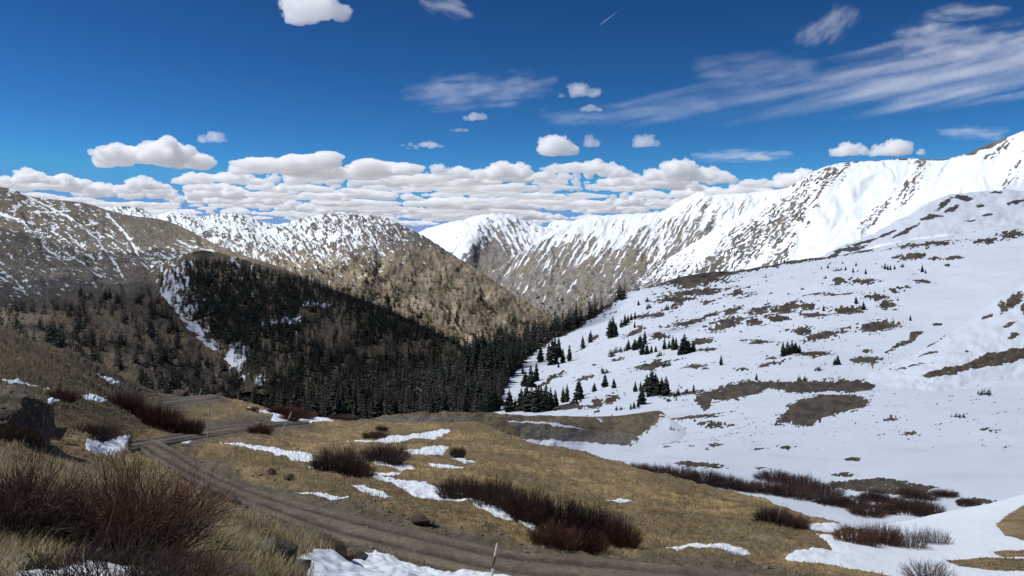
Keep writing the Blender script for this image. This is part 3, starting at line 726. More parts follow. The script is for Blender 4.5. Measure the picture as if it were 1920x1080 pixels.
# ---- dirt road, laid as strips on the meadow
mroad = terrain_mat('dirt road gravel', 6.0, amp=.1, bump=.9, bump_dist=.05, var=1.2)
for r in ROADS:
    a = np.array([q[0] for q in r], float); b = np.array([q[1] for q in r], float)
    t = np.concatenate([[0], np.cumsum(np.hypot(*(np.diff((a + b) / 2, axis=0)).T))])
    n = int(t[-1] / 2.2) + 4
    tq = np.linspace(0, t[-1], n); m = 30
    A = np.stack([pchip(t, a[:, 0], tq), pchip(t, a[:, 1], tq)], -1); B = np.stack([pchip(t, b[:, 0], tq), pchip(t, b[:, 1], tq)], -1)
    w = np.linspace(-.06, 1.06, m)[None, :, None]
    Q = A[:, None] * (1 - w) + B[:, None] * w
    rfi, cfi = M.rc(Q[..., 0].ravel(), Q[..., 1].ravel())
    P = M.sample(M.P0, rfi, cfi).reshape(n, m, 3)
    wv = np.broadcast_to(w[..., 0], (n, m))
    rut = np.exp(-((wv - .26) / .085) ** 2) + np.exp(-((wv - .71) / .085) ** 2)
    edge = sstep(.0, .08, wv) * sstep(1.0, .92, wv)
    nz = fbm(P[..., 0] / .8, P[..., 1] / .8, 6, 3)
    P[..., 2] += .05 * edge - .07 * rut * edge + .035 * nz - .14 * (1 - edge)
    c = lerp3(np.clip(rut + .35 * nz, 0, 1), (.178, .144, .105), (.078, .062, .047))
    st = sstep(.0, .5, fbm(P[..., 0] / 3, P[..., 1] / .7, 16, 3))
    c = c * (1 - .35 * st[..., None]) + np.array((.135, .112, .088)) * .35 * st[..., None]
    me = mesh_from('road', P.reshape(-1, 3), grid_faces(n, m), True, {'snow': np.zeros(n * m), 'col': c.reshape(-1, 3)}, [mroad])
    tag(link('road', me), kind='structure')

# ------------------------------------------------------------------ snow patches on the meadow
print('snow patches')


def snow_mat():
    m, nt, out = new_mat('old snow')
    tc = N(nt, 'ShaderNodeTexCoord').outputs['Object']
    n1 = noise_tex(nt, 1.6, 4, .6, tc); n2 = noise_tex(nt, 9, 5, .6, tc)
    c = mixc(nt, mathn(nt, 'MULTIPLY', n2, .35), (.82, .875, .93), (.64, .68, .72))
    b = N(nt, 'ShaderNodeBsdfPrincipled')
    b.inputs['Roughness'].default_value = .7
    b.inputs['Specular IOR Level'].default_value = .2
    nt.links.new(c, b.inputs['Base Color'])
    bp = N(nt, 'ShaderNodeBump'); bp.inputs['Distance'].default_value = .03; bp.inputs['Strength'].default_value = .35
    nt.links.new(mathn(nt, 'ADD', n1, mathn(nt, 'MULTIPLY', n2, .3)), bp.inputs['Height'])
    nt.links.new(bp.outputs[0], b.inputs['Normal'])
    nt.links.new(b.outputs[0], out.inputs['Surface'])
    return m


MSNOW = snow_mat()
PATCHES = [
    ([(158, 828), (200, 824), (240, 822), (238, 830), (232, 848), (212, 857), (190, 853), (172, 857), (157, 850)], 'bright square-ish snow patch beside the road bend below the boulder'),
    ([(340, 826), (362, 824), (352, 831), (342, 831)], 'tiny snow patch on the road bend near the tall pale post'),
    ([(413, 832), (450, 836), (500, 840), (545, 846), (586, 854), (592, 867), (575, 867), (540, 858), (500, 848), (450, 842), (420, 838)], 'long thin snow strip running from the tall post to the round dark willow'),
    ([(576, 871), (600, 872), (642, 884), (632, 890), (600, 884)], 'short snow strip along the near foot of the round dark willow'),
    ([(640, 829), (690, 827), (735, 820), (790, 811), (840, 807), (850, 811), (820, 819), (750, 828), (700, 832)], 'wedge of snow under the grey mound behind the willows'),
    ([(745, 843), (800, 841), (845, 839), (832, 850), (790, 852)], 'flat snow patch between the low willow and the small round bush'),
    ([(675, 864), (720, 868), (770, 872), (778, 879), (750, 881), (710, 873)], 'snow strip along the foot of the low spreading willow'),
    ([(842, 857), (868, 858), (895, 863), (872, 869), (850, 864)], 'small snow patch right below the small round bush'),
    ([(800, 868), (840, 873), (874, 880), (850, 882), (815, 876)], 'thin snow streak on grass just above the long thicket'),
    ([(700, 881), (720, 882), (754, 888), (740, 892), (710, 888)], 'small thin snow streak between the low willow and the largest meadow patch'),
    ([(680, 895), (710, 892), (740, 898), (800, 901), (830, 912), (860, 922), (910, 935), (950, 952), (965, 970), (930, 967), (880, 945), (820, 932), (780, 925), (740, 911), (700, 901)], 'largest white snow patch on the meadow at the left end of the long thicket'),
    ([(970, 968), (1010, 980), (1050, 990), (1065, 1002), (1030, 1003), (1000, 990)], 'snow remnant tucked under the front of the long thicket'),
    ([(654, 914), (700, 919), (747, 929), (720, 931), (680, 923)], 'thin snow streak on tan grass between road and largest patch'),
    ([(551, 925), (580, 926), (620, 932), (657, 939), (630, 942), (600, 939), (570, 931)], 'low snow streak along the far verge of the dirt road'),
    ([(1136, 936), (1165, 938), (1184, 944), (1160, 945)], 'thin snow streak on the grass beyond the right end of the thicket'),
    ([(1240, 1028), (1270, 1023), (1320, 1021), (1370, 1027), (1420, 1038), (1380, 1038), (1320, 1032), (1270, 1034)], 'ragged snow strip below the sandy bank on the right of the thicket'),
    ([(178, 700), (205, 706), (224, 718), (205, 717)], 'small snow streak high on the grassy left spur'),
    ([(5, 708), (45, 716), (95, 726), (94, 728), (48, 721), (20, 715)], 'long hairline snow streak across the left spur'),
    ([(46, 754), (75, 759), (100, 767), (80, 767)], 'thin snow streak on the slope directly above the boulder'),
    ([(155, 737), (180, 740), (202, 748), (197, 756), (175, 749), (158, 747)], 'ragged snow patch between two dark willows on the left spur'),
    ([(86, 751), (125, 751), (118, 758), (92, 758)], 'small snow patch under the dark oval willow on the left spur'),
    ([(455, 762), (500, 769), (520, 778), (560, 784), (610, 784), (628, 790), (590, 793), (530, 793), (508, 788), (512, 778), (480, 771)], 'snow patch around the dark bushes at the far end of the meadow'),
    ([(545, 1053), (600, 1050), (668, 1054), (674, 1035), (720, 1041), (800, 1059), (880, 1074), (960, 1089), (1000, 1150), (560, 1150)], 'smooth snow bank at the roadside beneath the brown slab rocks'),
    ([(-20, 1050), (60, 1058), (110, 1054), (160, 1037), (200, 1043), (240, 1050), (270, 1066), (300, 1090), (280, 1130), (-20, 1130)], 'snow bank under the nearest bare willow twigs at the bottom corner'),
    ([(118, 980), (140, 970), (168, 976), (160, 1000), (145, 1010), (124, 997)], 'lump of snow caught between the two nearest red willows'),
    ([(1510, 979), (1560, 981), (1604, 982), (1585, 991), (1550, 998), (1525, 991)], 'snow pocket above the brown promontory by the snowy gully'),
    ([(1470, 1043), (1530, 1030), (1562, 1028), (1530, 1006), (1560, 1008), (1600, 1000), (1640, 985), (1665, 970), (1700, 965), (1780, 950), (1860, 935), (1920, 920), (2500, 820), (2500, 1190), (1800, 1120), (1650, 1076), (1560, 1059), (1500, 1051)], 'broad snow drift filling the gully at the lower right'),
]
HOLES = [[(1868, 984), (1895, 962), (1925, 945), (2500, 860), (2500, 1020), (1925, 1014), (1885, 1004)], [(1775, 1050), (1850, 1046), (2000, 1050), (2000, 1072), (1860, 1070), (1800, 1062)], [(1860, 1034), (1925, 1031), (2000, 1031), (2000, 1045), (1880, 1044)]]
snow_all = np.full(M.px.shape, -99.0)
for poly, lab in PATCHES:
    p = np.array(poly, float)
    big = p[:, 0].max() > 2000
    up = 1 if big else 3
    x0, x1 = p[:, 0].min() - 8, p[:, 0].max() + 8
    cs = np.interp([x0, x1], M.cols, np.arange(len(M.cols)))
    cc = np.arange(cs[0], cs[1], 1 / up)
    inr = (M.py > p[:, 1].min() - 6) & (M.py < p[:, 1].max() + 6) & (M.px > x0) & (M.px < x1)
    rws = np.where(inr.any(1))[0]
    rr = np.arange(rws[0], rws[-1] + .001, 1 / up)
    RF, CF = np.meshgrid(rr, cc, indexing='ij')
    P = M.sample(M.P, RF, CF); px = M.sample(M.px, RF, CF); py = M.sample(M.py, RF, CF); dd = M.sample(M.d, RF, CF)
    sd = poly_sd(poly, px, py)
    if big:
        for h in HOLES: sd = np.minimum(sd, -poly_sd(h, px, py))
    k = .9 if (p[:, 1].max() - p[:, 1].min()) < 14 else 1.3
    sd = sd + k * fbm(P[..., 0] / (dd * .012), P[..., 1] / (dd * .012), 44, 3) + .8 * k * fbm(P[..., 0] / (dd * .0035), P[..., 1] / (dd * .0035), 45, 2)
    w = sd * dd / F                      # metres from the patch edge, seen flat
    th = np.where(w > 0, .055 * (1 - np.exp(-w / .08)) + .05 * sstep(0, 1.2, w), w * 1.5)
    P = P.copy(); P[..., 2] += np.maximum(th, -.6) + .008 * fbm(P[..., 0] / .5, P[..., 1] / .5, 9, 2) * (w > 0)
    R, C = P.shape[:2]
    fc = grid_faces(R, C)
    keep = (w.reshape(-1)[fc] > 0).any(1)
    fc = fc[keep]
    used, inv = np.unique(fc, return_inverse=True)
    me = mesh_from('snow_patch', P.reshape(-1, 3)[used], inv.reshape(-1, 4)[:, ::-1], True, None, [MSNOW])
    tag(link('snow_patch', me), lab, 'snow patch', 'snow patches lying on the meadow')
    s2 = poly_sd(poly, M.px, M.py)
    if big:
        for h in HOLES: s2 = np.minimum(s2, -poly_sd(h, M.px, M.py))
    snow_all = np.maximum(snow_all, s2)


# ------------------------------------------------------------------ conifers
print('trees')


def spruce(seed, levels, nb, wid, low=False, bare=False):
    """unit-height conifer: crown and trunk as (verts, tris, shade)"""
    r = np.random.default_rng(seed)
    V, T, S = [], [], []
    z = .06 if not bare else .12
    side_bias = r.uniform(0, 6.28); bias = r.uniform(0, .22)
    for i in range(levels):
        f = i / (levels - 1.0)
        zz = z + (0.985 - z) * f ** .92
        prof = (1 - f) ** .8 * (.72 + .28 * min(1, f * 6 + .35))
        k = max(3, int(nb * (1 - .5 * f)))
        a0 = r.uniform(0, 6.28)
        for j in range(k):
            if r.random() < (.13 if not bare else .4): continue
            a = a0 + 6.283 * j / k + r.normal(0, .22)
            rr = wid * (prof * r.uniform(.62, 1.12) * (1 + bias * math.cos(a - side_bias)) + .012)
            e = np.array([math.cos(a), math.sin(a), 0]); q = np.array([-e[1], e[0], 0])
            zb = zz + r.normal(0, .008)
            dr = r.uniform(.18, .42) * rr
            wl = rr * (r.uniform(.30, .46) if not bare else .12)
            p0 = e * .004 + np.array([0, 0, zb + .012])
            p1 = e * rr * .55 + q * wl + np.array([0, 0, zb - dr * .45])
            p2 = e * rr + np.array([0, 0, zb - dr * (.8 if not bare else .3)])
            p3 = e * rr * .55 - q * wl + np.array([0, 0, zb - dr * .45])
            p4 = e * rr * .62 + np.array([0, 0, zb - dr - .028 - .12 * rr])
            b = len(V); V += [p0, p1, p2, p3, p4]
            T += [(b, b + 1, b + 2), (b, b + 2, b + 3)]
            if not bare: T += [(b, b + 4, b + 2)] + ([] if low else [(b + 1, b + 4, b + 3)])
            s = r.uniform(.75, 1.25); S += [s * .9, s, s * 1.12, s, s * .85]
    b = len(V)
    V += [(.006, 0, .93), (-.004, .005, .93), (-.004, -.005, .93), (0, 0, 1.0)]
    T += [(b, b + 1, b + 3), (b + 1, b + 2, b + 3), (b + 2, b, b + 3)]; S += [1, 1, 1, 1.1]
    tv, tt = [], []
    n = 5
    for k, (h, ra) in enumerate(((-.05, .020), (.1, .016), (.55, .009), (.97, .002))):
        for j in range(n): tv.append((ra * math.cos(6.283 * j / n), ra * math.sin(6.283 * j / n), h))
    for k in range(3):
        for j in range(n):
            a, c = k * n + j, k * n + (j + 1) % n
            tt += [(a, c, c + n), (a, c + n, a + n)]
    return np.array(V), np.array(T), np.array(S), np.array(tv), np.array(tt)


MNEEDLE = plain_mat('spruce needles', None, .8, 2.0, .6, attr=True)
MBARK = plain_mat('spruce bark', (.09, .07, .055), .9, 6.0, .6)
TINT = [(.038, .050, .032), (.044, .058, .038), (.052, .064, .036), (.046, .054, .044), (.098, .084, .064), (.12, .105, .086)]
PROTO, LOWP = [], []
for i in range(6):
    wid = (.17, .20, .16, .23, .14, .11)[i]
    V, T, S, tv, tt = spruce(100 + i, 22, 9, wid, bare=(i == 5))
    PROTO.append((mesh_from('crown', V, T, False, {'col': S[:, None] * np.array(TINT[i])}, [MNEEDLE]), mesh_from('trunk', tv, tt, True, None, [MBARK])))
    V, T, S, tv, tt = spruce(200 + i, 11, 5, wid * 1.05, low=True, bare=(i == 5))
    V = np.concatenate([V, tv]); T2 = np.concatenate([T, tt + len(S)])
    cc = np.concatenate([S[:, None] * np.array(TINT[i]), np.tile((.07, .058, .046), (len(tv), 1))])
    LOWP.append((V, T2, cc))


def dwarf(seed):
    """low wind-clipped mat of several leaning tops, unit height"""
    r = np.random.default_rng(seed)
    VV, TT, SS, n = [], [], [], 0
    for k in range(7):
        V, T, S, _, _ = spruce(seed * 10 + k, 9, 7, .34)
        s = r.uniform(.5, 1.0)
        V = V * np.array([s * .9, s * .9, s]) + np.array([r.normal(0, .42), r.normal(0, .3), -.08])
        V[:, 0] += V[:, 2] * .15
        VV.append(V); TT.append(T + n); SS.append(S); n += len(V)
    return np.concatenate(VV), np.concatenate(TT), np.concatenate(SS)


DW = []
for k in range(2):
    V, T, S = dwarf(31 + k)
    DW.append(mesh_from('crown', V, T, False, {'col': S[:, None] * np.array((.040, .052, .035))}, [MNEEDLE]))

# every tree of the open snow slope: (px, base py, height px, kind)  kind: t tree, w broad tree, d dwarf mat
CL = [
 ('dark spruce in the big dense clump just above the brown knoll', [(955, 775, 38, 't'), (966, 774, 24, 't'), (978, 774, 38, 't'), (988, 775, 46, 't'), (997, 775, 40, 'w'), (1006, 776, 44, 't'), (1015, 775, 42, 'w'), (1024, 774, 46, 't'), (1033, 772, 38, 't'), (1042, 768, 28, 't'), (1010, 770, 40, 't'), (984, 768, 34, 't')]),
 ('one of two slim spruces between the dense clump and the tall leaning spruce', [(1056, 757, 27, 't'), (1064, 756, 30, 't')]),
 ('tall leaning spruce above the knoll with dark scrub around its base', [(1086, 753, 36, 't')]),
 ('low dark scrub spruce at the foot of the tall leaning spruce', [(1075, 764, 18, 'd')]),
 ('small squat spruce alone on smooth snow left of the taller cone-shaped one', [(1114, 732, 15, 'w')]),
 ('taller cone-shaped spruce alone on the smooth snow in mid slope', [(1134, 724, 23, 'w')]),
 ('small slim spruce alone on smooth snow right of the cone-shaped one', [(1152, 732, 17, 't')]),
 ('small round spruce bush alone on smooth snow above the cone-shaped spruce', [(1135, 698, 13, 'd')]),
 ('spruce of the tight trio with low scrub at the left edge of the snow slope', [(985, 722, 26, 'w'), (995, 722, 36, 't'), (1006, 714, 30, 't')]),
 ('tiny lone spruce on snow between forest edge and the tight trio', [(980, 703, 15, 't')]),
 ('spruce of the dark tight group standing on snow close to the forest edge', [(1029, 672, 28, 't'), (1036, 686, 42, 't'), (1041, 674, 36, 't'), (1048, 672, 34, 't'), (1056, 682, 24, 't'), (1068, 678, 27, 't'), (1047, 690, 10, 't')]),
 ('stout spruce just outside the forest edge left of the dark tight group', [(1014, 680, 28, 'w')]),
 ('slim lone spruce on open snow left of a dark rock outcrop', [(1092, 650, 21, 't')]),
 ('spruce leaning over the dark rock outcrop on the upper snow slope', [(1107, 640, 20, 'w')]),
 ('spruce of the tall dense stand alone in the middle of the upper snow slope', [(1143, 630, 30, 'w'), (1149, 632, 36, 'w'), (1155, 630, 24, 't')]),
 ('small spruce in the slanting row right of the tall dense stand', [(1165, 614, 14, 't'), (1172, 611, 19, 't'), (1178, 607, 14, 't'), (1184, 602, 12, 't'), (1191, 600, 14, 't')]),
 ('very small spruce alone near the top of the bare upper snow', [(1197, 572, 9, 't')]),
 ('dark dwarf spruce mat high on the snow slope under the ridge', [(1217, 567, 10, 'd'), (1215, 579, 12, 'd'), (1246, 582, 14, 'd'), (1268, 578, 9, 'd')]),
 ('tiny pair-topped spruce on snow below the slanting row', [(1190, 615, 11, 't')]),
 ('broad dwarf spruce thicket leaning down the slope below the tall dense stand', [(1147, 667, 15, 'd'), (1158, 660, 17, 'd')]),
 ('narrow spruce left of the light green leaning clump', [(1178, 654, 17, 't')]),
 ('spruce of the light green leaning clump in mid slope', [(1190, 655, 19, 'w'), (1200, 650, 22, 'w'), (1209, 645, 24, 't')]),
 ('spruce of the small group of three below the light green leaning clump', [(1205, 669, 21, 't'), (1214, 668, 18, 't'), (1222, 664, 13, 't')]),
 ('tiny spruce between two groups right of the small group of three', [(1230, 662, 11, 't')]),
 ('spruce of the slim foursome left of the widest dark tree', [(1246, 656, 19, 't'), (1255, 655, 15, 't'), (1262, 658, 25, 't'), (1268, 656, 20, 't')]),
 ('spruce of the widest dark group beside a bare brown hump', [(1284, 665, 33, 'w'), (1291, 664, 23, 'w'), (1300, 662, 20, 'w')]),
 ('low dark spruce scrub on broken turf under the slim foursome', [(1235, 669, 12, 'd'), (1250, 685, 14, 'd'), (1273, 667, 12, 't')]),
 ('lone spruce with scrub at its foot on the snow right of the widest dark group', [(1352, 684, 18, 't')]),
 ('one of a pair of small spruces left of the largest group above the knoll', [(1191, 734, 18, 't'), (1201, 733, 17, 't')]),
 ('spruce in the largest group of tall trees above the right end of the knoll', [(1213, 733, 28, 'w'), (1223, 745, 46, 't'), (1229, 738, 36, 't'), (1241, 742, 30, 't'), (1250, 746, 32, 't'), (1234, 744, 30, 't')]),
 ('rounded scrub spruce at the right foot of the largest group of tall trees', [(1266, 748, 18, 'd')]),
 ('pointed spruce with low companions at the very edge of the knoll', [(1205, 762, 31, 'w'), (1197, 765, 15, 't'), (1189, 767, 12, 't'), (1183, 769, 11, 't')]),
 ('low scrub spruce peeping over the crest of the knoll', [(1165, 771, 10, 'd')]),
 ('small spruce on rocky turf right of the largest group', [(1300, 733, 15, 't'), (1288, 738, 10, 't')]),
 ('spruce of the dark grove left of a bare brown mound on the right slope', [(1468, 669, 25, 't'), (1477, 666, 22, 'w'), (1485, 663, 22, 't'), (1492, 662, 19, 'w'), (1499, 660, 14, 't')]),
 ('bushy spruce alone on snow right of the bare brown mound', [(1571, 688, 17, 'w'), (1566, 688, 12, 'w')]),
 ('small scrubby spruce on snow left of the bushy one', [(1535, 695, 10, 'd')]),
 ('squat spruce on the crest of the long brown knoll in the snow', [(1508, 707, 13, 'd')]),
 ('spiky small spruce at the left end of the long brown knoll in the snow', [(1418, 710, 13, 't')]),
 ('dark round spruce on the broken turf band of the upper right slope', [(1605, 570, 13, 'w'), (1619, 581, 14, 'w')]),
 ('small spruce at the left of the broken turf band', [(1544, 582, 10, 't')]),
 ('spruce of the tiny grove under the dark turf high on the right', [(1659, 502, 11, 't'), (1664, 503, 9, 't'), (1669, 505, 10, 't'), (1677, 503, 8, 't'), (1691, 498, 8, 'd'), (1653, 500, 6, 't')]),
 ('tiny spruce near the highest turf patches at the right', [(1729, 508, 12, 't'), (1735, 511, 7, 't')]),
 ('tiny scattered spruce on the high snow left of the tiny grove', [(1623, 514, 10, 't'), (1599, 509, 9, 't'), (1569, 506, 8, 'd'), (1585, 505, 7, 't'), (1552, 502, 7, 't'), (1605, 498, 7, 't'), (1540, 505, 5, 't'), (1580, 494, 5, 't')]),
 ('tiny isolated spruce on the smooth high snow', [(1547, 520, 7, 'd'), (1437, 524, 7, 't'), (1504, 541, 6, 'd')]),
 ('tiny spruce at the right end of an oval bare patch near the spur', [(1707, 600, 10, 't')]),
 ('minute tree standing on the skyline of the snow slope', [(1471, 487, 7, 'd'), (1389, 504, 6, 'd'), (1355, 511, 5, 'd'), (1320, 518, 5, 'd')]),
 ('spreading dwarf spruce alone on snow near the right edge', [(1848, 748, 17, 'd')]),
 ('low dwarf spruce beside rocks below the spreading one', [(1796, 790, 12, 'd')]),
 ('broad dark dwarf spruce on snow just right of the knoll end', [(1253, 808, 20, 'd')]),
 ('small dark scrub spruce on the flat snow in front of the basin willows', [(1328, 842, 7, 'd'), (1295, 836, 6, 'd'), (1480, 836, 7, 'd')]),
]
trees = []      # px height, pos, height m, proto, width factor, rotation, (label, group) or None
RS = LAYERS['RS']
for lab, lst in CL:
    for px, py, hp, kd in lst:
        lay = RS
        p = lay.at(px, py)[0]
        h = hp / F * p[1] * 1.2
        if kd == 'd': pr, wf = 10 + int(RNG.integers(2)), 1.15
        elif kd == 'w': pr, wf = int(RNG.integers(4)), 2.0
        else: pr, wf = int(RNG.integers(4)), 1.5
        trees.append((hp, p, h, pr, wf, RNG.uniform(0, 6.28), (lab, 'spruces scattered over the open snow slope')))
n_fixed = len(trees)


def scatter(lay, x0, x1, y0, y1, n, dens, h, protos, wf=(1.15, 1.55)):
    px = RNG.uniform(x0, x1, n); py = RNG.uniform(y0, y1, n)
    k = RNG.random(n) < dens(px, py)
    px, py = px[k], py[k]
    rf, cf = lay.rc(px, py)
    ok = (rf > .5) & (rf < lay.P.shape[0] - 2)
    P = lay.sample(lay.P, rf, cf)
    hh = RNG.uniform(h[0], h[1], len(px)) * RNG.choice([.55, .8, 1, 1, 1.1], len(px))
    for i in np.where(ok)[0]:
        trees.append((hh[i] * F / P[i, 1], P[i], hh[i], int(RNG.choice(protos)), RNG.uniform(*wf), RNG.uniform(0, 6.28), None))


WOOD = [(440, 770), (560, 754), (700, 718), (860, 672), (950, 644), (1060, 602), (1150, 560), (1178, 550), (1176, 556), (1120, 590), (1060, 625), (1000, 660), (952, 712), (942, 740), (930, 778), (900, 800), (440, 820)]


def d_wood(px, py):
    s = poly_sd(WOOD, px + 5 * perlin(px / 12, py / 9, 3), py)
    far = sstep(800, 1180, px) * .55 + .3
    gap = sstep(.25, .6, fbm(px / 22, py / 16, 55, 2)) * sstep(740, 790, py) * .8
    return np.where(s > 0, far * (1 - gap), 0)


scatter(RS, 870, 1190, 540, 720, 4200, d_wood, (17, 27), [0, 0, 1, 2, 3, 4, 4, 4, 5], (1.0, 1.3))
scatter(RS, 430, 1000, 600, 806, 10500, d_wood, (10, 17), [0, 0, 1, 2, 3, 4, 4, 4, 4, 5, 5, 5])
scatter(RS, 930, 1185, 545, 770, 1500, lambda x, y: sstep(-3, 1, poly_sd(WOOD, x, y)) * sstep(9, 3, poly_sd(WOOD, x, y)) * .8, (9, 15), [0, 1, 2, 3], (1.1, 1.5))
DH = LAYERS['DH']


def d_hill(px, py):
    top = np.interp(px, [300, 340, 400, 480, 560, 620, 740, 860, 980], [510, 492, 490, 504, 522, 544, 590, 648, 710])
    a = sstep(0, 5, py - top)
    bare = np.maximum(sstep(-10, 18, poly_sd([(575, 600), (640, 590), (690, 600), (670, 640), (690, 670), (620, 665), (560, 645), (530, 640)], px, py)), .8 * sstep(.1, .45, fbm(px / 45, py / 40, 8, 3)) * sstep(600, 660, py))
    sn = np.minimum(1, sstep(0, 1, ell((560, 600, 70, 14, -6), px, py)) * 1.5)
    gul = sstep(48, 8, px - np.interp(py, [500, 580, 640, 700, 750], [318, 330, 372, 445, 480]))
    den = np.where(py > 640, .5, .98)
    return a * (1 - .93 * bare) * (1 - .8 * sn) * (1 - .85 * gul) * den


scatter(DH, 300, 980, 485, 800, 13000, d_hill, (9, 14), [0, 0, 1, 1, 2, 3, 4], (1.0, 1.35))
scatter(DH, 560, 900, 515, 670, 1100, lambda px, py: sstep(14, 2, np.abs(py - np.interp(px, [560, 620, 680, 740, 800, 860, 920], [525, 546, 566, 592, 618, 650, 682]))), (12, 18), [0, 0, 1, 3], (1.1, 1.3))
LM = LAYERS['LM']


def d_left(px, py):
    m = sstep(-.12, .28, fbm(px / 42, py / 26, 62, 3))
    top = np.interp(px, [0, 40, 100, 170, 240, 330, 420, 500], [585, 578, 566, 560, 590, 640, 690, 720])
    a = sstep(0, 26, py - top)
    right = sstep(-4, 14, np.interp(py, [560, 620, 680, 730], [300, 325, 395, 470]) - px)
    return a * (.15 + .85 * m) * right * sstep(700, 600, np.abs(px)) * .85


scatter(LM, -20, 520, 560, 775, 2300, d_left, (8, 14), [0, 1, 2, 3, 3, 4], (1.2, 1.6))
for e in ((170, 572, 22, 10), (200, 566, 6, 4), (222, 578, 6, 5), (258, 572, 5, 4), (270, 560, 10, 6), (288, 585, 16, 8), (305, 615, 14, 16), (318, 632, 10, 10), (285, 600, 8, 8)):
    scatter(LM, e[0] - e[2], e[0] + e[2], e[1] - e[3], e[1] + e[3], 10, lambda x, y: .9 + 0 * x, (9, 13), [0, 1, 3], (1.3, 1.6))
MM = LAYERS['MM']


def d_mid(px, py):
    m = .08 + .92 * sstep(-.05, .4, fbm(px / 34, py / 18, 72, 3))
    top = np.interp(px, [500, 560, 640, 740, 830, 900, 1000], [480, 480, 470, 480, 505, 540, 590])
    return m * sstep(0, 25, py - top) * sstep(480, 560, px)


scatter(MM, 500, 1020, 470, 650, 6000, d_mid, (9, 15), [0, 1, 2, 2, 4], (2.0, 2.8))
RB = LAYERS['RB']
scatter(RB, 1040, 1330, 480, 640, 800, lambda px, py: sstep(-28, -6, py - np.interp(px, [1040, 1180, 1240, 1330], [612, 545, 528, 512])) * .8, (9, 14), [0, 1, 3], (1.4, 1.8))
RR = LAYERS['RR']
scatter(RR, 880, 1180, 530, 620, 1500, lambda px, py: sstep(-.1, .4, fbm(px / 18, py / 14, 82, 3)) * sstep(530, 580, py), (10, 15), [0, 1, 2, 4], (2.0, 2.8))

order = sorted(range(n_fixed, len(trees)), key=lambda i: -trees[i][0])
vis = [i for i in order if -5 < trees[i][1][0] / trees[i][1][1] * F + 960 < 1925]
n_ind = 292 - n_fixed
# the front trees of the wood that the knoll and meadow do not hide
ind = [i for i in vis if (HY - (trees[i][1][2] + .75 * trees[i][2]) / trees[i][1][1] * F) < 762 and trees[i][3] != 99][:n_ind]
single = list(range(n_fixed)) + ind
sset = set(single)
print('trees', len(trees), 'single', len(single))
for i in single:
    hp, p, h, pr, wf, a, lg = trees[i]
    o = bpy.data.objects.new('dwarf_spruce' if pr >= 10 else 'spruce', None)
    COL.objects.link(o)
    o.location = tuple(p - np.array([0, 0, .1]))
    o.rotation_euler = (0, 0, a)
    o.scale = (h * wf, h * wf, h)
    if lg is None:
        lg = (('grey-brown thin spruce' if pr in (4, 5) else 'dark green spruce') + ' in the front rows of the dense forest behind the knoll', 'spruces in the front rows of the valley forest')
    if pr >= 10:
        link('crown', DW[pr - 10], o)
    else:
        link('crown', PROTO[pr][0], o); link('trunk', PROTO[pr][1], o)
    tag(o, lg[0], 'tree', lg[1])
rest = [i for i in range(n_fixed, len(trees)) if i not in sset]
VV, TT, CC, n = [], [], [], 0
for i in rest:
    hp, p, h, pr, wf, a, lg = trees[i]
    V, T, c = LOWP[pr]
    ca, sa = math.cos(a), math.sin(a)
    x, y = V[:, 0] * h * wf, V[:, 1] * h * wf
    VV.append(np.stack([x * ca - y * sa + p[0], x * sa + y * ca + p[1], V[:, 2] * h + p[2]], -1))
    TT.append(T + n); CC.append(c * RNG.uniform(.75, 1.3)); n += len(V)
me = mesh_from('forest', np.concatenate(VV), np.concatenate(TT), False, {'col': np.concatenate(CC)}, [MNEEDLE])
tag(link('forest', me), 'far spruce forest covering the valley hills behind the meadow', 'forest', None, 'stuff')

# ------------------------------------------------------------------ bare willow shrubs
print('shrubs')


def tubes(paths, rad, sides=3):
    """paths (n,k,3), rad (n,k) -> verts, quads, t along"""
    n, k, _ = paths.shape
    tg = np.gradient(paths, axis=1)
    tg /= np.linalg.norm(tg, axis=-1, keepdims=True) + 1e-9
    ref = np.where(np.abs(tg[..., 2:3]) > .9, np.array([1., 0, 0]), np.array([0, 0, 1.]))
    u = np.cross(tg, ref); u /= np.linalg.norm(u, axis=-1, keepdims=True) + 1e-9
    v = np.cross(tg, u)
    an = np.arange(sides) * 2 * np.pi / sides
    V = paths[:, :, None] + rad[:, :, None, None] * (np.cos(an)[None, None, :, None] * u[:, :, None] + np.sin(an)[None, None, :, None] * v[:, :, None])
    idx = np.arange(n * k * sides).reshape(n, k, sides)
    nx = np.roll(idx, -1, axis=2)
    Q = np.stack([idx[:, :-1], nx[:, :-1], nx[:, 1:], idx[:, 1:]], -1).reshape(-1, 4)
    return V.reshape(-1, 3), Q


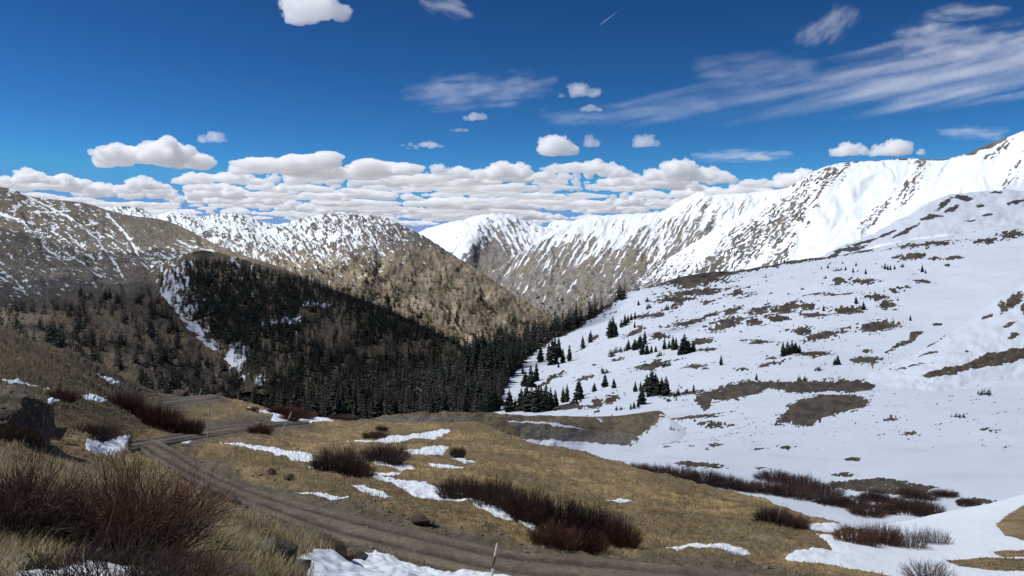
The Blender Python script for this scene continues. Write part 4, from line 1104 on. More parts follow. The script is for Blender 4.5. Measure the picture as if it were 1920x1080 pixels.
def willow(seed, n, w, h, base, rad, twigs=3, col=(.10, .045, .03), low=(.085, .065, .05), segs=6, dep=1.0, lean=0.0):
    """bare shrub of many arching stems, w wide and h high in metres"""
    r = np.random.default_rng(seed)
    a = r.uniform(0, 6.283, n); q = np.sqrt(r.random(n))
    end = np.stack([np.cos(a) * q * w / 2, np.sin(a) * q * w / 2 * dep, np.zeros(n)], -1)
    lump = .72 + .4 * perlin(end[:, 0] / w * 5 + seed, end[:, 1] / w * 5, seed * 1.7)
    end[:, 2] = h * (1 - .5 * q ** 2.2) * r.uniform(.62, 1.0, n) * lump * 1.15
    end[:, 0] += lean * end[:, 2]
    st = end * np.array([base, base, 0]) + r.normal(0, .03 * w, (n, 3)) * np.array([1, dep, 0])
    st[:, 2] = -.06 * h
    ct = st * .55 + end * .45; ct[:, 2] = end[:, 2] * r.uniform(.35, .75, n)
    t = np.linspace(0, 1, segs)[None, :, None]
    P = st[:, None] * (1 - t) ** 2 + 2 * ct[:, None] * t * (1 - t) + end[:, None] * t ** 2
    P = P + np.cumsum(r.normal(0, .028 * h, P.shape), axis=1) * t
    R = rad * r.uniform(.6, 1.3, (n, 1)) * (1 - .72 * t[..., 0])
    V, Q = tubes(P, R)
    T0 = np.repeat(np.broadcast_to(P[..., 2] / h, (n, segs)).reshape(-1), 3)
    Vs, Qs, Ts, c = [V], [Q], [T0], len(V)
    for k in range(twigs):
        tb = r.uniform(.35, .92, n)
        i0 = np.clip((tb * (segs - 1)).astype(int), 0, segs - 2); fr = tb * (segs - 1) - i0
        b = P[np.arange(n), i0] * (1 - fr[:, None]) + P[np.arange(n), i0 + 1] * fr[:, None]
        dr = P[np.arange(n), i0 + 1] - P[np.arange(n), i0]
        dr /= np.linalg.norm(dr, axis=1, keepdims=True) + 1e-9
        dr = dr + r.normal(0, .42, dr.shape) + np.array([0, 0, .35])
        dr /= np.linalg.norm(dr, axis=1, keepdims=True)
        ln = h * r.uniform(.16, .36, n)
        tt = np.linspace(0, 1, 3)
        TP = b[:, None] + dr[:, None] * (ln[:, None] * tt[None])[..., None]
        TP[:, 1:, 2] += (ln * .06)[:, None]
        TP[:, 1:] += r.normal(0, .02 * h, TP[:, 1:].shape)
        V, Q = tubes(TP, rad * .5 * (1 - .6 * tt)[None] * r.uniform(.6, 1.2, (n, 1)))
        Vs.append(V); Qs.append(Q + c); Ts.append(np.repeat((TP[..., 2] / h).reshape(-1), 3)); c += len(V)
    V = np.concatenate(Vs); T0 = np.clip(np.concatenate(Ts), 0, 1)
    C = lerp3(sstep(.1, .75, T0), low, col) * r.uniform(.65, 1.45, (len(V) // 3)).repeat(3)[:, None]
    return V, np.concatenate(Qs), C


MTWIG = plain_mat('willow bark', None, .75, None, attr=True)
RED, PLUM, GREYW = (.125, .055, .038), (.088, .052, .044), (.14, .112, .10)
SPROTO = {}
for ck, colr in (('red', RED), ('plum', PLUM), ('grey', GREYW)):
    for v in range(3):
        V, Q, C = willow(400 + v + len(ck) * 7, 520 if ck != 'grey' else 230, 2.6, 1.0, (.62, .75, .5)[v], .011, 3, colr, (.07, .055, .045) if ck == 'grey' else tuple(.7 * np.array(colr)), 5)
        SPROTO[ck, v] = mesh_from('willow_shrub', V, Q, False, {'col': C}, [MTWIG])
ME = LAYERS['ME']
SH = [  # layer, px, base py, width px, height px, colour, label
 ('ME', 110, 756, 84, 26, 'red', 'dark oval red-brown willow on the left spur above the boulder'),
 ('ME', 232, 768, 84, 40, 'red', 'red-brown willow on the crest side of the left spur beside a ragged snow patch'),
 ('ME', 262, 782, 80, 36, 'red', 'sprawling red-brown willow running down the road cut on the left spur'),
 ('ME', 300, 806, 90, 44, 'red', 'red-brown willow low on the road cut just above the upper road'),
 ('ME', 350, 812, 70, 34, 'red', 'last red-brown willow of the road cut, left of the tall pale post'),
 ('ME', 178, 824, 100, 34, 'plum', 'loose plum-brown willow above the snow patch in the road bend'),
 ('ME', 488, 817, 54, 22, 'red', 'small dome-shaped red willow on the grass right of the tall pale post'),
 ('ME', 474, 770, 28, 13, 'red', 'smallest round willow at the far left end of the meadow snow'),
 ('ME', 530, 776, 64, 16, 'red', 'flat dark red willow at the far end of the meadow, left of its neighbours'),
 ('ME', 568, 784, 60, 16, 'red', 'flat dark red willow at the far end of the meadow above a snow strip'),
 ('ME', 542, 789, 44, 16, 'red', 'dark red willow mound behind the leaning stake'),
 ('ME', 640, 788, 70, 10, 'plum', 'low greenish brown willow belt at the edge of the forest'),
 ('ME', 635, 886, 112, 56, 'plum', 'round dark willow at the end of the long snow strip'),
 ('ME', 672, 893, 70, 36, 'plum', 'lower dark willow leaning out of the round one towards the road'),
 ('ME', 722, 869, 112, 40, 'plum', 'low spreading willow behind the round dark one'),
 ('ME', 859, 858, 34, 24, 'plum', 'small round bush alone between two snow patches'),
 ('ME', 705, 821, 56, 14, 'plum', 'flat dark willow beneath the grey mound'),
 ('ME', 716, 808, 30, 10, 'plum', 'tiny dark willow tuft above the flat one beneath the grey mound'),
 ('ME', 862, 932, 100, 48, 'plum', 'left end bush of the long thicket, over the largest snow patch'),
 ('ME', 925, 950, 110, 62, 'plum', 'second bush from the left in the long thicket'),
 ('ME', 990, 970, 110, 70, 'plum', 'tall bush left of centre in the long thicket'),
 ('ME', 1050, 995, 120, 80, 'plum', 'tallest bush in the centre of the long thicket'),
 ('ME', 1110, 1010, 120, 72, 'plum', 'bush right of centre in the long thicket'),
 ('ME', 1165, 1022, 90, 56, 'red', 'right end bush of the long thicket near the road verge'),
 ('ME', 1040, 1022, 110, 48, 'red', 'redder low bush at the road front of the long thicket'),
 ('ME', 1100, 1026, 90, 46, 'red', 'second redder low bush at the road front of the long thicket'),
 ('ME', 1450, 985, 90, 40, 'plum', 'dark willow on the brown promontory right of the sandy bank'),
 ('ME', 1490, 990, 70, 28, 'red', 'smaller reddish willow next to the dark one on the promontory'),
 ('ME', 1605, 1022, 90, 40, 'red', 'reddish willow on the left of the row in the snowy gully'),
 ('ME', 1655, 1024, 90, 44, 'red', 'reddish willow in the middle of the row in the snowy gully'),
 ('ME', 1705, 1030, 80, 46, 'grey', 'greyish open willow in the snowy gully right of the red ones'),
 ('ME', 1750, 1022, 70, 36, 'grey', 'pale thin willow at the right end of the row in the snowy gully'),
 ('ME', 1740, 1088, 110, 40, 'grey', 'pale grey willow cut by the lower edge on the snow drift'),
]
for px, py, w, h in ((1198, 888, 60, 22), (1235, 896, 70, 26), (1275, 902, 80, 30), (1320, 908, 80, 30), (1360, 914, 70, 26), (1395, 920, 60, 22), (1450, 900, 80, 22), (1500, 912, 80, 26), (1440, 924, 80, 26), (1490, 932, 90, 26), (1540, 928, 90, 26), (1560, 945, 80, 22), (1600, 950, 80, 22), (1640, 936, 60, 20), (1720, 934, 80, 18), (1705, 960, 90, 32), (1740, 966, 70, 30), (1660, 962, 50, 26), (1625, 965, 80, 20), (1815, 948, 50, 14), (1770, 930, 60, 14)):
    SH.append(('RS', px, py, w, h, 'plum', 'dark purple-brown willow of the thickets in the snowy basin beyond the meadow'))
for k, (ly, px, py, w, h, ck, lab) in enumerate(SH):
    p = LAYERS[ly].at(px, py)[0]
    s = p[1] / F
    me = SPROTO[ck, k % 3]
    o = link('willow_shrub', me)
    o.location = tuple(p)
    o.rotation_euler = (0, 0, RNG.uniform(-.5, .5) + (3.14 if RNG.random() < .5 else 0))
    o.scale = (w * s / 2.55, w * s / 2.55 * .8, h * s / .92)
    tag(o, lab, 'shrub', 'dark willows in the snowy basin' if ly == 'RS' else 'bare willows on the meadow')
NEAR = [
 (255, 1042, 'near', 560, 2.25, 1.22, (.15, .062, .038), .10, .0080, 4, 'large red-brown bare willow in front, fanning upward beside the snow lump'),
 (20, 1020, 'near', 440, 1.9, .95, (.11, .055, .042), .22, .0078, 4, 'dark bare willow in front at the left edge, duller than the big red one'),
 (205, 1120, 'near', 150, 1.5, .46, (.06, .04, .035), .45, .005, 4, 'thin dark willow twigs in front rising from the bottom snow bank'),
 (320, 1125, 'near', 220, 1.2, .5, (.085, .045, .032), .4, .005, 4, 'low reddish twigs in front below the big red willow'),
 (110, 1130, 'near', 90, 1.1, .36, (.06, .04, .035), .5, .005, 3, 'sparse dark twigs poking through the bottom snow bank further left'),
]
for k, (px, py, _, n, w, h, c, bs, rd, tw, lab) in enumerate(NEAR):
    V, Q, C = willow(700 + k, n, w, h, bs, rd, tw, c, (.10, .078, .06) if k < 2 else c, 8, .8)
    o = link('willow_shrub', mesh_from('willow_shrub', V, Q, True, {'col': C}, [MTWIG]))
    o.location = tuple(ME.at(px, py)[0])
    tag(o, lab, 'shrub', 'bare willows in front')

# ------------------------------------------------------------------ grass
print('grass')


def grass_mat():
    m, nt, out = new_mat('dry grass blades')
    c = N(nt, 'ShaderNodeAttribute', attribute_name='col').outputs['Color']
    df = N(nt, 'ShaderNodeBsdfDiffuse'); tl = N(nt, 'ShaderNodeBsdfTranslucent'); mx = N(nt, 'ShaderNodeMixShader')
    mx.inputs[0].default_value = .45
    nt.links.new(c, df.inputs['Color']); nt.links.new(c, tl.inputs['Color'])
    nt.links.new(df.outputs[0], mx.inputs[1]); nt.links.new(tl.outputs[0], mx.inputs[2])
    nt.links.new(mx.outputs[0], out.inputs['Surface'])
    return m


n = 130000
px = RNG.uniform(-60, 1980, n); py = RNG.uniform(600, 1120, n)
rf, cf = ME.rc(px, py)
ok = (rf > 1) & (rf < ME.P.shape[0] - 2) & (py > np.interp(px, ME.cols, ME.py[0]) + 1)
ok &= ME.sample(rmask, rf, cf) < -1
ok &= ME.sample(snow_all, rf, cf) < -.5
P = ME.sample(ME.P, rf, cf); d = P[:, 1]
verge_n = np.where((ME.sample(rmask, rf, cf) > -22) & (d > 17), .25, 1.0)
pat = fbm(P[:, 0] / 2.5, P[:, 1] / 2.5, 77, 3)
ok &= RNG.random(n) < verge_n * (.35 + .65 * sstep(-.4, .2, pat))
ok &= ~((px > 1640) & (py < 1035))
P, d, pat = P[ok], d[ok], pat[ok]
near = d < 19
nb = np.where(near, 8, 5)
rep = np.repeat(np.arange(len(P)), nb)
B = P[rep]; dd = d[rep]; nr = near[rep]
sp = np.where(nr, .10, .09 + dd * .0012)
B = B + np.stack([RNG.normal(0, 1, len(rep)) * sp, RNG.normal(0, 1, len(rep)) * sp, np.full(len(rep), -.02)], -1)
hgt = np.where(nr, RNG.uniform(.07, .24, len(rep)), RNG.uniform(.05, .17, len(rep))) * (.7 + .5 * sstep(-.3, .4, pat[rep]))
wid_ = np.where(nr, .0045, .006) + dd * .00016
az = RNG.uniform(0, 6.283, len(rep)); ln = RNG.uniform(.1, .75, len(rep)) * hgt
lean = np.stack([np.cos(az) * ln * 1.25 + .10 * hgt, np.sin(az) * ln * 1.25 - .08 * hgt, hgt], -1)
sd = np.stack([-np.sin(az), np.cos(az), 0 * az], -1) * wid_[:, None]
sd[:, 0] += wid_ * .4
mid = B + lean * np.array([.38, .38, .6])
V = np.stack([B - sd, B + sd, mid + sd * .7, mid - sd * .7, B + lean], 1)
b = np.arange(len(rep))[:, None] * 5
Q = b + np.array([[0, 1, 2, 3]]); T = b + np.array([[3, 2, 4]])
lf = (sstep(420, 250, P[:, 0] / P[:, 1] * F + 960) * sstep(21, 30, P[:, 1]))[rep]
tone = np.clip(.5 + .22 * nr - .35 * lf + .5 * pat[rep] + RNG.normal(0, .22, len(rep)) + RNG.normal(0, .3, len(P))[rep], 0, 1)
C = lerp3(tone, (.165, .124, .072), (.56, .455, .295))
grn = RNG.random(len(rep)) < .12
C[grn] = C[grn] * np.array([.75, .95, .6])
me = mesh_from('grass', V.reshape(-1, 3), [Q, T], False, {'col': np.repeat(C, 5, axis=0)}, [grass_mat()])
tag(link('grass', me), 'dry straw-coloured grass over the meadow and hillside', 'grass', None, 'stuff')

# ------------------------------------------------------------------ rocks and rubble
print('rocks')


def rock_mesh(name, seed, dims, mat, planes=14, flat=0.0, sub=5, rough=.05, cut=None):
    r = np.random.default_rng(seed)
    bm = bmesh.new()
    bmesh.ops.create_icosphere(bm, subdivisions=sub, radius=1)
    V = np.array([v.co[:] for v in bm.verts]); Fc = np.array([[v.index for v in f.verts] for f in bm.faces])
    bm.free()
    nn = r.normal(0, 1, (planes, 3)); nn /= np.linalg.norm(nn, axis=1, keepdims=True)
    hh = r.uniform(.62, 1.0, planes)
    if cut is not None:
        cut = np.array(cut, float); nn = cut[:, :3] / np.linalg.norm(cut[:, :3], axis=1, keepdims=True); hh = cut[:, 3]
    dt = V @ nn.T
    rad = np.min(np.where(dt > .05, hh / np.maximum(dt, .05), 9), axis=1)
    rad = np.minimum(rad, 1.15)
    W = V * rad[:, None]
    nz = fbm(W[:, 0] * 2.2 + seed, W[:, 1] * 2.2, W[:, 2] * 2.2, 5)
    cr = ridged(W[:, 0] * 1.6, W[:, 1] * 1.6 + seed, W[:, 2] * 1.6, 3)
    W = W + V * (rough * nz - rough * 1.2 * sstep(.72, .95, cr))[:, None]
    W = W * np.array(dims) / 2
    return mesh_from(name, W, Fc, False if sub < 3 else True, None, [mat])


def rock_mat(name, base, dark, lich, sc):
    m, nt, out = new_mat(name)
    tc = N(nt, 'ShaderNodeTexCoord').outputs['Object']
    n1 = noise_tex(nt, sc, 6, .65, tc); n2 = noise_tex(nt, sc * 3.3, 5, .6, tc); n3 = noise_tex(nt, sc * 9, 4, .6, tc)
    c = mixc(nt, n1, dark, base)
    mr = N(nt, 'ShaderNodeMapRange', interpolation_type='SMOOTHSTEP')
    nt.links.new(n2, mr.inputs['Value']); mr.inputs['From Min'].default_value = .52; mr.inputs['From Max'].default_value = .66
    c = mixc(nt, mathn(nt, 'MULTIPLY', mr.outputs[0], .7), c, lich)
    b = N(nt, 'ShaderNodeBsdfPrincipled'); b.inputs['Roughness'].default_value = .9; b.inputs['Specular IOR Level'].default_value = .2
    nt.links.new(c, b.inputs['Base Color'])
    bp = N(nt, 'ShaderNodeBump'); bp.inputs['Distance'].default_value = .05; bp.inputs['Strength'].default_value = .8
    nt.links.new(mathn(nt, 'ADD', n2, mathn(nt, 'MULTIPLY', n3, .5)), bp.inputs['Height'])
    nt.links.new(bp.outputs[0], b.inputs['Normal'])
    nt.links.new(b.outputs[0], out.inputs['Surface'])
    return m


MBOUL = rock_mat('lichened boulder', (.17, .138, .10), (.06, .048, .037), (.28, .26, .18), 3.4)
MBRN = rock_mat('brown slab rock', (.135, .09, .068), (.07, .048, .038), (.13, .10, .08), 4)
MDRK = rock_mat('dark scree rock', (.15, .132, .105), (.07, .06, .05), (.24, .225, .18), 4)
BCUT = [(-.1, -.2, 1, .74), (-.35, -.8, .45, .58), (.72, -.5, .38, .78), (.95, .05, .2, .82), (-.9, -.1, .2, .95), (0, 1, .1, .9), (.15, -.75, -.6, .60), (0, 0, -1, .75), (-.6, -.5, .75, .72), (.4, .2, .9, .78), (.3, -.95, .1, .74)]
RK = [  # px, base py, w px, h px, depth factor, tilt, material, label
 (6, 838, 112, 104, .8, 8, MBOUL, 'large lichen-covered boulder at the left edge above the road bend'),
 (92, 838, 34, 32, .9, -20, MBOUL, 'broken shoulder stone leaning against the right side of the large boulder'),
 (788, 984, 30, 20, 1, 14, MBRN, 'reddish brown rock alone in the grass beyond the road'),
 (806, 986, 20, 9, 1, -8, MBRN, 'flat brown stone lying beside the lone reddish rock'),
 (622, 1048, 62, 42, .7, 28, MBRN, 'tilted brown slab at the edge of the roadside snow bank'),
 (664, 1052, 44, 30, .9, 10, MBOUL, 'pale grey block right of the tilted brown slab'),
 (645, 1054, 40, 18, .8, -12, MBRN, 'low brown slab in front of the pale grey block'),
 (500, 1080, 78, 48, .8, 16, MDRK, 'largest dark rock of the pile left of the roadside snow bank'),
 (548, 1092, 50, 34, .8, -14, MDRK, 'dark rock of the pile touching the roadside snow bank'),
 (448, 1090, 58, 34, .8, 20, MDRK, 'dark rock at the left end of the pile with grass behind'),
 (405, 1068, 46, 26, .8, -10, MDRK, 'grey flat stone under the tall grass left of the pile'),
 (383, 934, 34, 13, .8, 20, MDRK, 'first dark slab of the broken ledge right of the big red willow'),
 (408, 938, 40, 15, .8, -14, MDRK, 'wide dark slab in the middle of the broken ledge below the road'),
 (432, 945, 32, 14, .8, 16, MDRK, 'thin tilted slab of the broken ledge nearest the road'),
 (452, 952, 26, 10, .8, 24, MDRK, 'last small slab at the right end of the broken ledge'),
 (398, 950, 30, 12, .8, -20, MDRK, 'lower slab of the broken ledge beside the grass'),
 (10, 1078, 84, 34, .9, 4, MBOUL, 'pale stone in the bottom corner under the left willow'),
 (508, 896, 16, 14, 1, 8, MBRN, 'small dark stone on the far road verge'),
 (540, 902, 16, 11, 1, -8, MBRN, 'second small dark stone further along the far road verge'),
]
for k, (px, py, w, h, dp, tl, mat, lab) in enumerate(RK):
    p = ME.at(px, py)[0]; s = p[1] / F
    o = link('boulder' if k == 0 else 'rock', rock_mesh('rock', 50 + k * 3, (w * s * (1.3 if k == 0 else 1.08), w * s * dp, h * s * (1.3 if k == 0 else 1.15)), mat, planes=15 if k else 18, rough=.09 if k == 0 else .05, sub=6 if k == 0 else (5 if k in (4, 7) else 4), cut=BCUT if k == 0 else None))
    o.location = (p[0], p[1] + w * s * dp * .3, p[2] + h * s * .38)
    o.rotation_euler = (0, math.radians(tl), 0)
    tag(o, lab, 'rock', 'rocks around the road')

# loose stones along the verges: nobody could count them
n = 5200
px = RNG.uniform(240, 1700, n); py = RNG.uniform(800, 1100, n)
rf, cf = ME.rc(px, py)
P = ME.sample(ME.P, rf, cf); rm = ME.sample(rmask, rf, cf)
pr = np.where(rm > 0, .10, np.where(rm > -24, .8, .012)) * (ME.sample(snow_all, rf, cf) < 0) * (P[:, 1] > 20)
band = np.exp(-((py - np.interp(px, [800, 960, 1200, 1440], [1032, 1057, 1082, 1100])) / 7) ** 2) * sstep(770, 820, px)
pr = np.maximum(pr, band * .7)
k = RNG.random(n) < pr
P = P[k]; rm = rm[k]; bd = band[k]
bm = bmesh.new(); bmesh.ops.create_icosphere(bm, subdivisions=1, radius=1)
IV = np.array([v.co[:] for v in bm.verts]); IF = np.array([[v.index for v in f.verts] for f in bm.faces]); bm.free()
sz = np.minimum(.028 * np.exp(RNG.normal(0, .5, len(P))) * (1 + 1.0 * bd), .075)
sc = sz[:, None] * RNG.uniform(.6, 1.5, (len(P), 3)) * np.array([1.2, 1.2, .75])
V = P[:, None] + IV[None] * sc[:, None] * RNG.uniform(.75, 1.25, (len(P), len(IV), 1))
V[..., 2] += (sc[:, 2] * .3 + np.where(rm > 0, .03, 0))[:, None]
T = (np.arange(len(P))[:, None, None] * len(IV) + IF[None]).reshape(-1, 3)
C = lerp3(RNG.random(len(P)), (.10, .085, .068), (.27, .235, .19))
me = mesh_from('gravel', V.reshape(-1, 3), T, False, {'col': np.repeat(C, len(IV), 0)}, [plain_mat('loose stones', None, .9, 12.0, .4, attr=True)])
tag(link('gravel', me), 'loose pale stones scattered along the dirt road', 'gravel', None, 'stuff')

# ------------------------------------------------------------------ posts and poles
MWOOD = plain_mat('weathered pole wood', (.62, .56, .48), .8, 9.0, .9, .5, .01)
MWOODD = plain_mat('dark weathered pole wood', (.13, .10, .08), .85, 9.0, .9, .5, .01)


def pole(a, b, r0, r1, seed, bend=.02, segs=10, sides=8):
    r = np.random.default_rng(seed)
    a, b = np.array(a, float), np.array(b, float)
    t = np.linspace(0, 1, segs)[:, None]
    ln = np.linalg.norm(b - a)
    P = a + (b - a) * t + np.cumsum(r.normal(0, bend * ln / segs, (segs, 3)), 0) * np.array([1, 1, .2])
    R = (r0 + (r1 - r0) * t[:, 0]) * (1 + .10 * np.sin(np.arange(segs) * 2.1 + seed))
    V, Q = tubes(P[None], R[None], sides)
    n = len(V)
    V = np.concatenate([V, P[:1], P[-1:] + (P[-1:] - P[-2:-1]) * .12])
    top = [[n - sides + j, n - sides + (j + 1) % sides, n + 1] for j in range(sides)]
    bot = [[(j + 1) % sides, j, n] for j in range(sides)]
    return V, Q, np.array(top + bot)


def post(name, base, top, r0, r1, seed, mat, lab, cat='post', bend=.02):
    p = ME.at(*base)[0]; s = p[1] / F
    a = np.array([0, 0, -.25]); b = np.array([(top[0] - base[0]) * s, .05, (base[1] - top[1]) * s])
    V, Q, T = pole(a, b, r0, r1, seed, bend)
    o = link(name, mesh_from(name, V, [Q, T], True, None, [mat]))
    o.location = tuple(p)
    return tag(o, lab, cat, 'wooden snow stakes along the road')


post('marker_post', (390, 824), (390, 769), .052, .036, 3, MWOOD, 'tall pale weathered post at the outer edge of the road bend', bend=.06)
o = post('marker_post', (917, 1092), (932, 1026), .045, .032, 5, MWOOD, 'leaning pale stake with a dark middle beside the road at the bottom', bend=.05)
p = ME.at(917, 1092)[0]; s = p[1] / F
V, Q, T = pole((5.2 * s, .018, 21 * s), (9.8 * s, .035, 43 * s), .047, .041, 5, .01)
tag(link('dark_band', mesh_from('dark_band', V, [Q, T], True, None, [MWOODD]), o), 'dark bark-covered middle of the stake')
post('marker_post', (527, 806), (547, 773), .045, .035, 7, MWOOD, 'thin pale stake leaning right in front of the dark red willows', bend=.04)
post('marker_post', (372, 742), (378, 728), .06, .05, 8, MWOOD, 'tiny far stake standing on the skyline of the meadow', bend=.03)
post('marker_post', (309, 738), (311, 716), .05, .04, 9, MWOODD, 'thin dark far stake left of the tiny skyline stake', bend=.03)
a, b = ME.at(409, 858)[0], ME.at(472, 873)[0]
V, Q, T = pole(a + np.array([0, 0, .07]), b + np.array([0, 0, .07]), .045, .03, 4, .05, 14)
tag(link('fallen_pole', mesh_from('fallen_pole', V, [Q, T], True, None, [MWOOD])), 'long thin pole lying on the grass beside the road bend', 'pole')

# ------------------------------------------------------------------ clouds
print('clouds')


def cloud_mesh(seed, asp, dep, n0=13, vox=.013, flat=.05, puff=1.0):
    """unit-wide cumulus: flat base, heaped top, as one closed skin; height = asp"""
    r = np.random.default_rng(seed)
    S = []
    for i in range(n0):
        x = r.uniform(-.42, .42); y = r.uniform(-.38, .38) * dep
        e = max(0.0, 1 - (x / .5) ** 2 - (y / (.5 * dep)) ** 2)
        ra = asp * (.22 + .34 * e * r.uniform(.6, 1.1)) * puff
        zc = ra * .45 + asp * .42 * e * r.uniform(.1, 1.0)
        S.append((x, y, zc, ra))
    l1 = []
    for (x, y, z, ra) in S:
        for k in range(9):
            v = r.normal(0, 1, 3); v[2] = abs(v[2]) * .8 + .05; v /= np.linalg.norm(v)
            q = ra * r.uniform(.28, .52)
            l1.append((x + v[0] * ra * .9, y + v[1] * ra * .9, z + v[2] * ra * .85, q))
    l2 = []
    for (x, y, z, ra) in l1:
        for k in range(5):
            v = r.normal(0, 1, 3); v[2] = abs(v[2]) * .7; v /= np.linalg.norm(v)
            l2.append((x + v[0] * ra * .85, y + v[1] * ra * .85, z + v[2] * ra * .85, ra * r.uniform(.25, .5)))
    S = np.array(S + l1 + l2)
    bm = bmesh.new(); bmesh.ops.create_icosphere(bm, subdivisions=2, radius=1)
    iv = np.array([v.co[:] for v in bm.verts]); fi = np.array([[v.index for v in f.verts] for f in bm.faces]); bm.free()
    V = (S[:, None, :3] + iv[None] * S[:, None, 3:] * np.array([1, 1, .9])).reshape(-1, 3)
    T = (np.arange(len(S))[:, None, None] * len(iv) + fi[None]).reshape(-1, 3)
    tmp = link('tmp', mesh_from('tmp', V, T))
    md = tmp.modifiers.new('r', 'REMESH'); md.mode = 'VOXEL'; md.voxel_size = vox
    dg = bpy.context.evaluated_depsgraph_get()
    me = bpy.data.meshes.new_from_object(tmp.evaluated_get(dg))
    bpy.data.objects.remove(tmp)
    co = np.empty(len(me.vertices) * 3, np.float32); me.vertices.foreach_get('co', co); co = co.reshape(-1, 3).astype(float)
    nr = np.empty(len(co) * 3, np.float32); me.vertices.foreach_get('normal', nr); nr = nr.reshape(-1, 3)
    nz = .026 * (ridged(co[:, 0] * 9 + seed, co[:, 1] * 9, co[:, 2] * 9, 3) - .3) + .022 * fbm(co[:, 0] * 26, co[:, 1] * 26, co[:, 2] * 26, 4, .6)
    co = co + nr * nz[:, None] * min(1.0, asp / .3)
    base = flat * asp + .03 * asp * fbm(co[:, 0] * 9 + seed, co[:, 1] * 9, 2, 3)
    lowm = co[:, 2] < base
    co[lowm, 2] = base[lowm] - (base[lowm] - co[lowm, 2]) * .10
    co[:, 2] -= co[:, 2].min()
    co[:, 2] *= asp / max(co[:, 2].max(), 1e-6)
    co[:, :2] /= (co[:, 0].max() - co[:, 0].min())
    me.vertices.foreach_set('co', co.astype(np.float32).reshape(-1)); me.update()
    me.polygons.foreach_set('use_smooth', np.ones(len(me.polygons), bool))
    me.name = 'cloud'
    return me


def cloud_mat(name, dens, aniso=.15, col=(1, 1, 1)):
    m, nt, out = new_mat(name)
    v = N(nt, 'ShaderNodeVolumeScatter'); col = (.962, .980, 1) if col == (1, 1, 1) else col
    v.inputs['Density'].default_value = dens
    v.inputs['Anisotropy'].default_value = aniso
    v.inputs['Color'].default_value = (*col, 1)
    nt.links.new(v.outputs[0], out.inputs['Volume'])
    return m


MCL = cloud_mat('cumulus vapour', .012)
MCLF = cloud_mat('far cumulus vapour', .011)
MCLT = cloud_mat('thin cumulus vapour', .0045)
CP = {k: [cloud_mesh(900 + 10 * k + j, a, .9, n0) for j in range(3)] for k, (a, n0) in enumerate(((.20, 16), (.34, 13), (.52, 10)))}
for ms in CP.values():
    for m in ms: m.materials.append(MCL)
BASE = 1500.0


def cloud(px, pyb, wp, hp, seed, lab, grp, mat=None, yaw=None, base=None):
    d = (base or BASE) * F / (HY - pyb)
    W, H = wp / F * d, hp / F * d
    a = H / W
    k = 0 if a < .27 else (1 if a < .45 else 2)
    src = CP[k][seed % 3]
    if mat is not None:
        src = src.copy(); src.materials.clear(); src.materials.append(mat)
    o = link('cloud', src)
    p = unproj(px, pyb, d)
    o.location = tuple(p)
    o.scale = (W, W * .8, H / (.20, .34, .52)[k])
    o.rotation_euler = (0, 0, 0 if seed % 2 else math.pi)
    tag(o, lab, 'cloud', grp)
    return o


G1 = 'separate fair-weather clouds'
for k, (px, pyb, wp, hp, lab, mt) in enumerate([
    (592, 40, 140, 66, 'bright flat-based cloud cut by the top edge of the sky', None),
    (295, 313, 225, 58, 'largest separate heaped white cloud above the left mountain', None),
    (402, 268, 62, 25, 'small grey puff above the right end of the largest separate cloud', MCLT),
    (55, 345, 108, 32, 'white heaped cloud low over the left summit', None),
    (268, 356, 84, 28, 'small white cloud below the largest separate cloud', None),
    (1086, 180, 84, 27, 'small white puff in the middle of the blue sky', MCLT),
    (1108, 208, 46, 15, 'little faint puff under the small white puff', MCLT),
    (892, 226, 50, 18, 'faint ragged puff left of the small white puffs', MCLT),
    (862, 247, 40, 9, 'tiny flat puff below the faint ragged one', MCLT),
    (793, 277, 80, 15, 'flat lens-shaped cloud standing above the cloud bank', MCLT),
    (1045, 292, 84, 42, 'rounded white cloud rising out of the cloud bank in the middle', None),
    (1108, 276, 36, 26, 'small grey puff touching the rounded white cloud', MCLT),
    (1212, 276, 56, 26, 'isolated white puff right of the rounded cloud', MCLT),
    (1592, 293, 72, 30, 'heaped cloud peeping over the big snow mountain, left of a broader one', None),
    (1680, 293, 95, 36, 'broader heaped cloud peeping over the big snow mountain', None),
    (1420, 300, 50, 14, 'thin grey puff left of the big snow mountain', MCLT)]):
    cloud(px, pyb, wp, hp, k, lab, G1, mt)
G2 = 'cumulus clouds of the bank above the far ridges'
LB = 'grey-based cumulus in the long cloud bank above the far ridges'
k = 0
for yb, x0, x1, wm, hm in ((322, 1030, 1190, 110, 34), (332, 470, 980, 130, 36), (336, 1010, 1320, 130, 36), (346, 330, 1330, 150, 34), (350, 1400, 1560, 130, 40), (360, 100, 1330, 170, 30), (372, 40, 1480, 190, 28), (383, -60, 1420, 190, 25), (393, 140, 1300, 180, 22), (402, 300, 1280, 170, 20), (411, 440, 1180, 150, 18), (419, 640, 1080, 120, 15)):
    x = x0 + RNG.uniform(0, 30)
    while x < x1:
        w = wm * .8 * np.exp(RNG.normal(0, .45))
        hh = hm * .85 * RNG.uniform(.5, 1.4)
        cloud(x, yb + RNG.uniform(-4, 4), w, hh, k, LB, G2, MCLF if yb > 340 else None)
        x += w * RNG.uniform(.55, .98); k += 1

# unseen clouds added overhead to shade the pass and the wooded hill


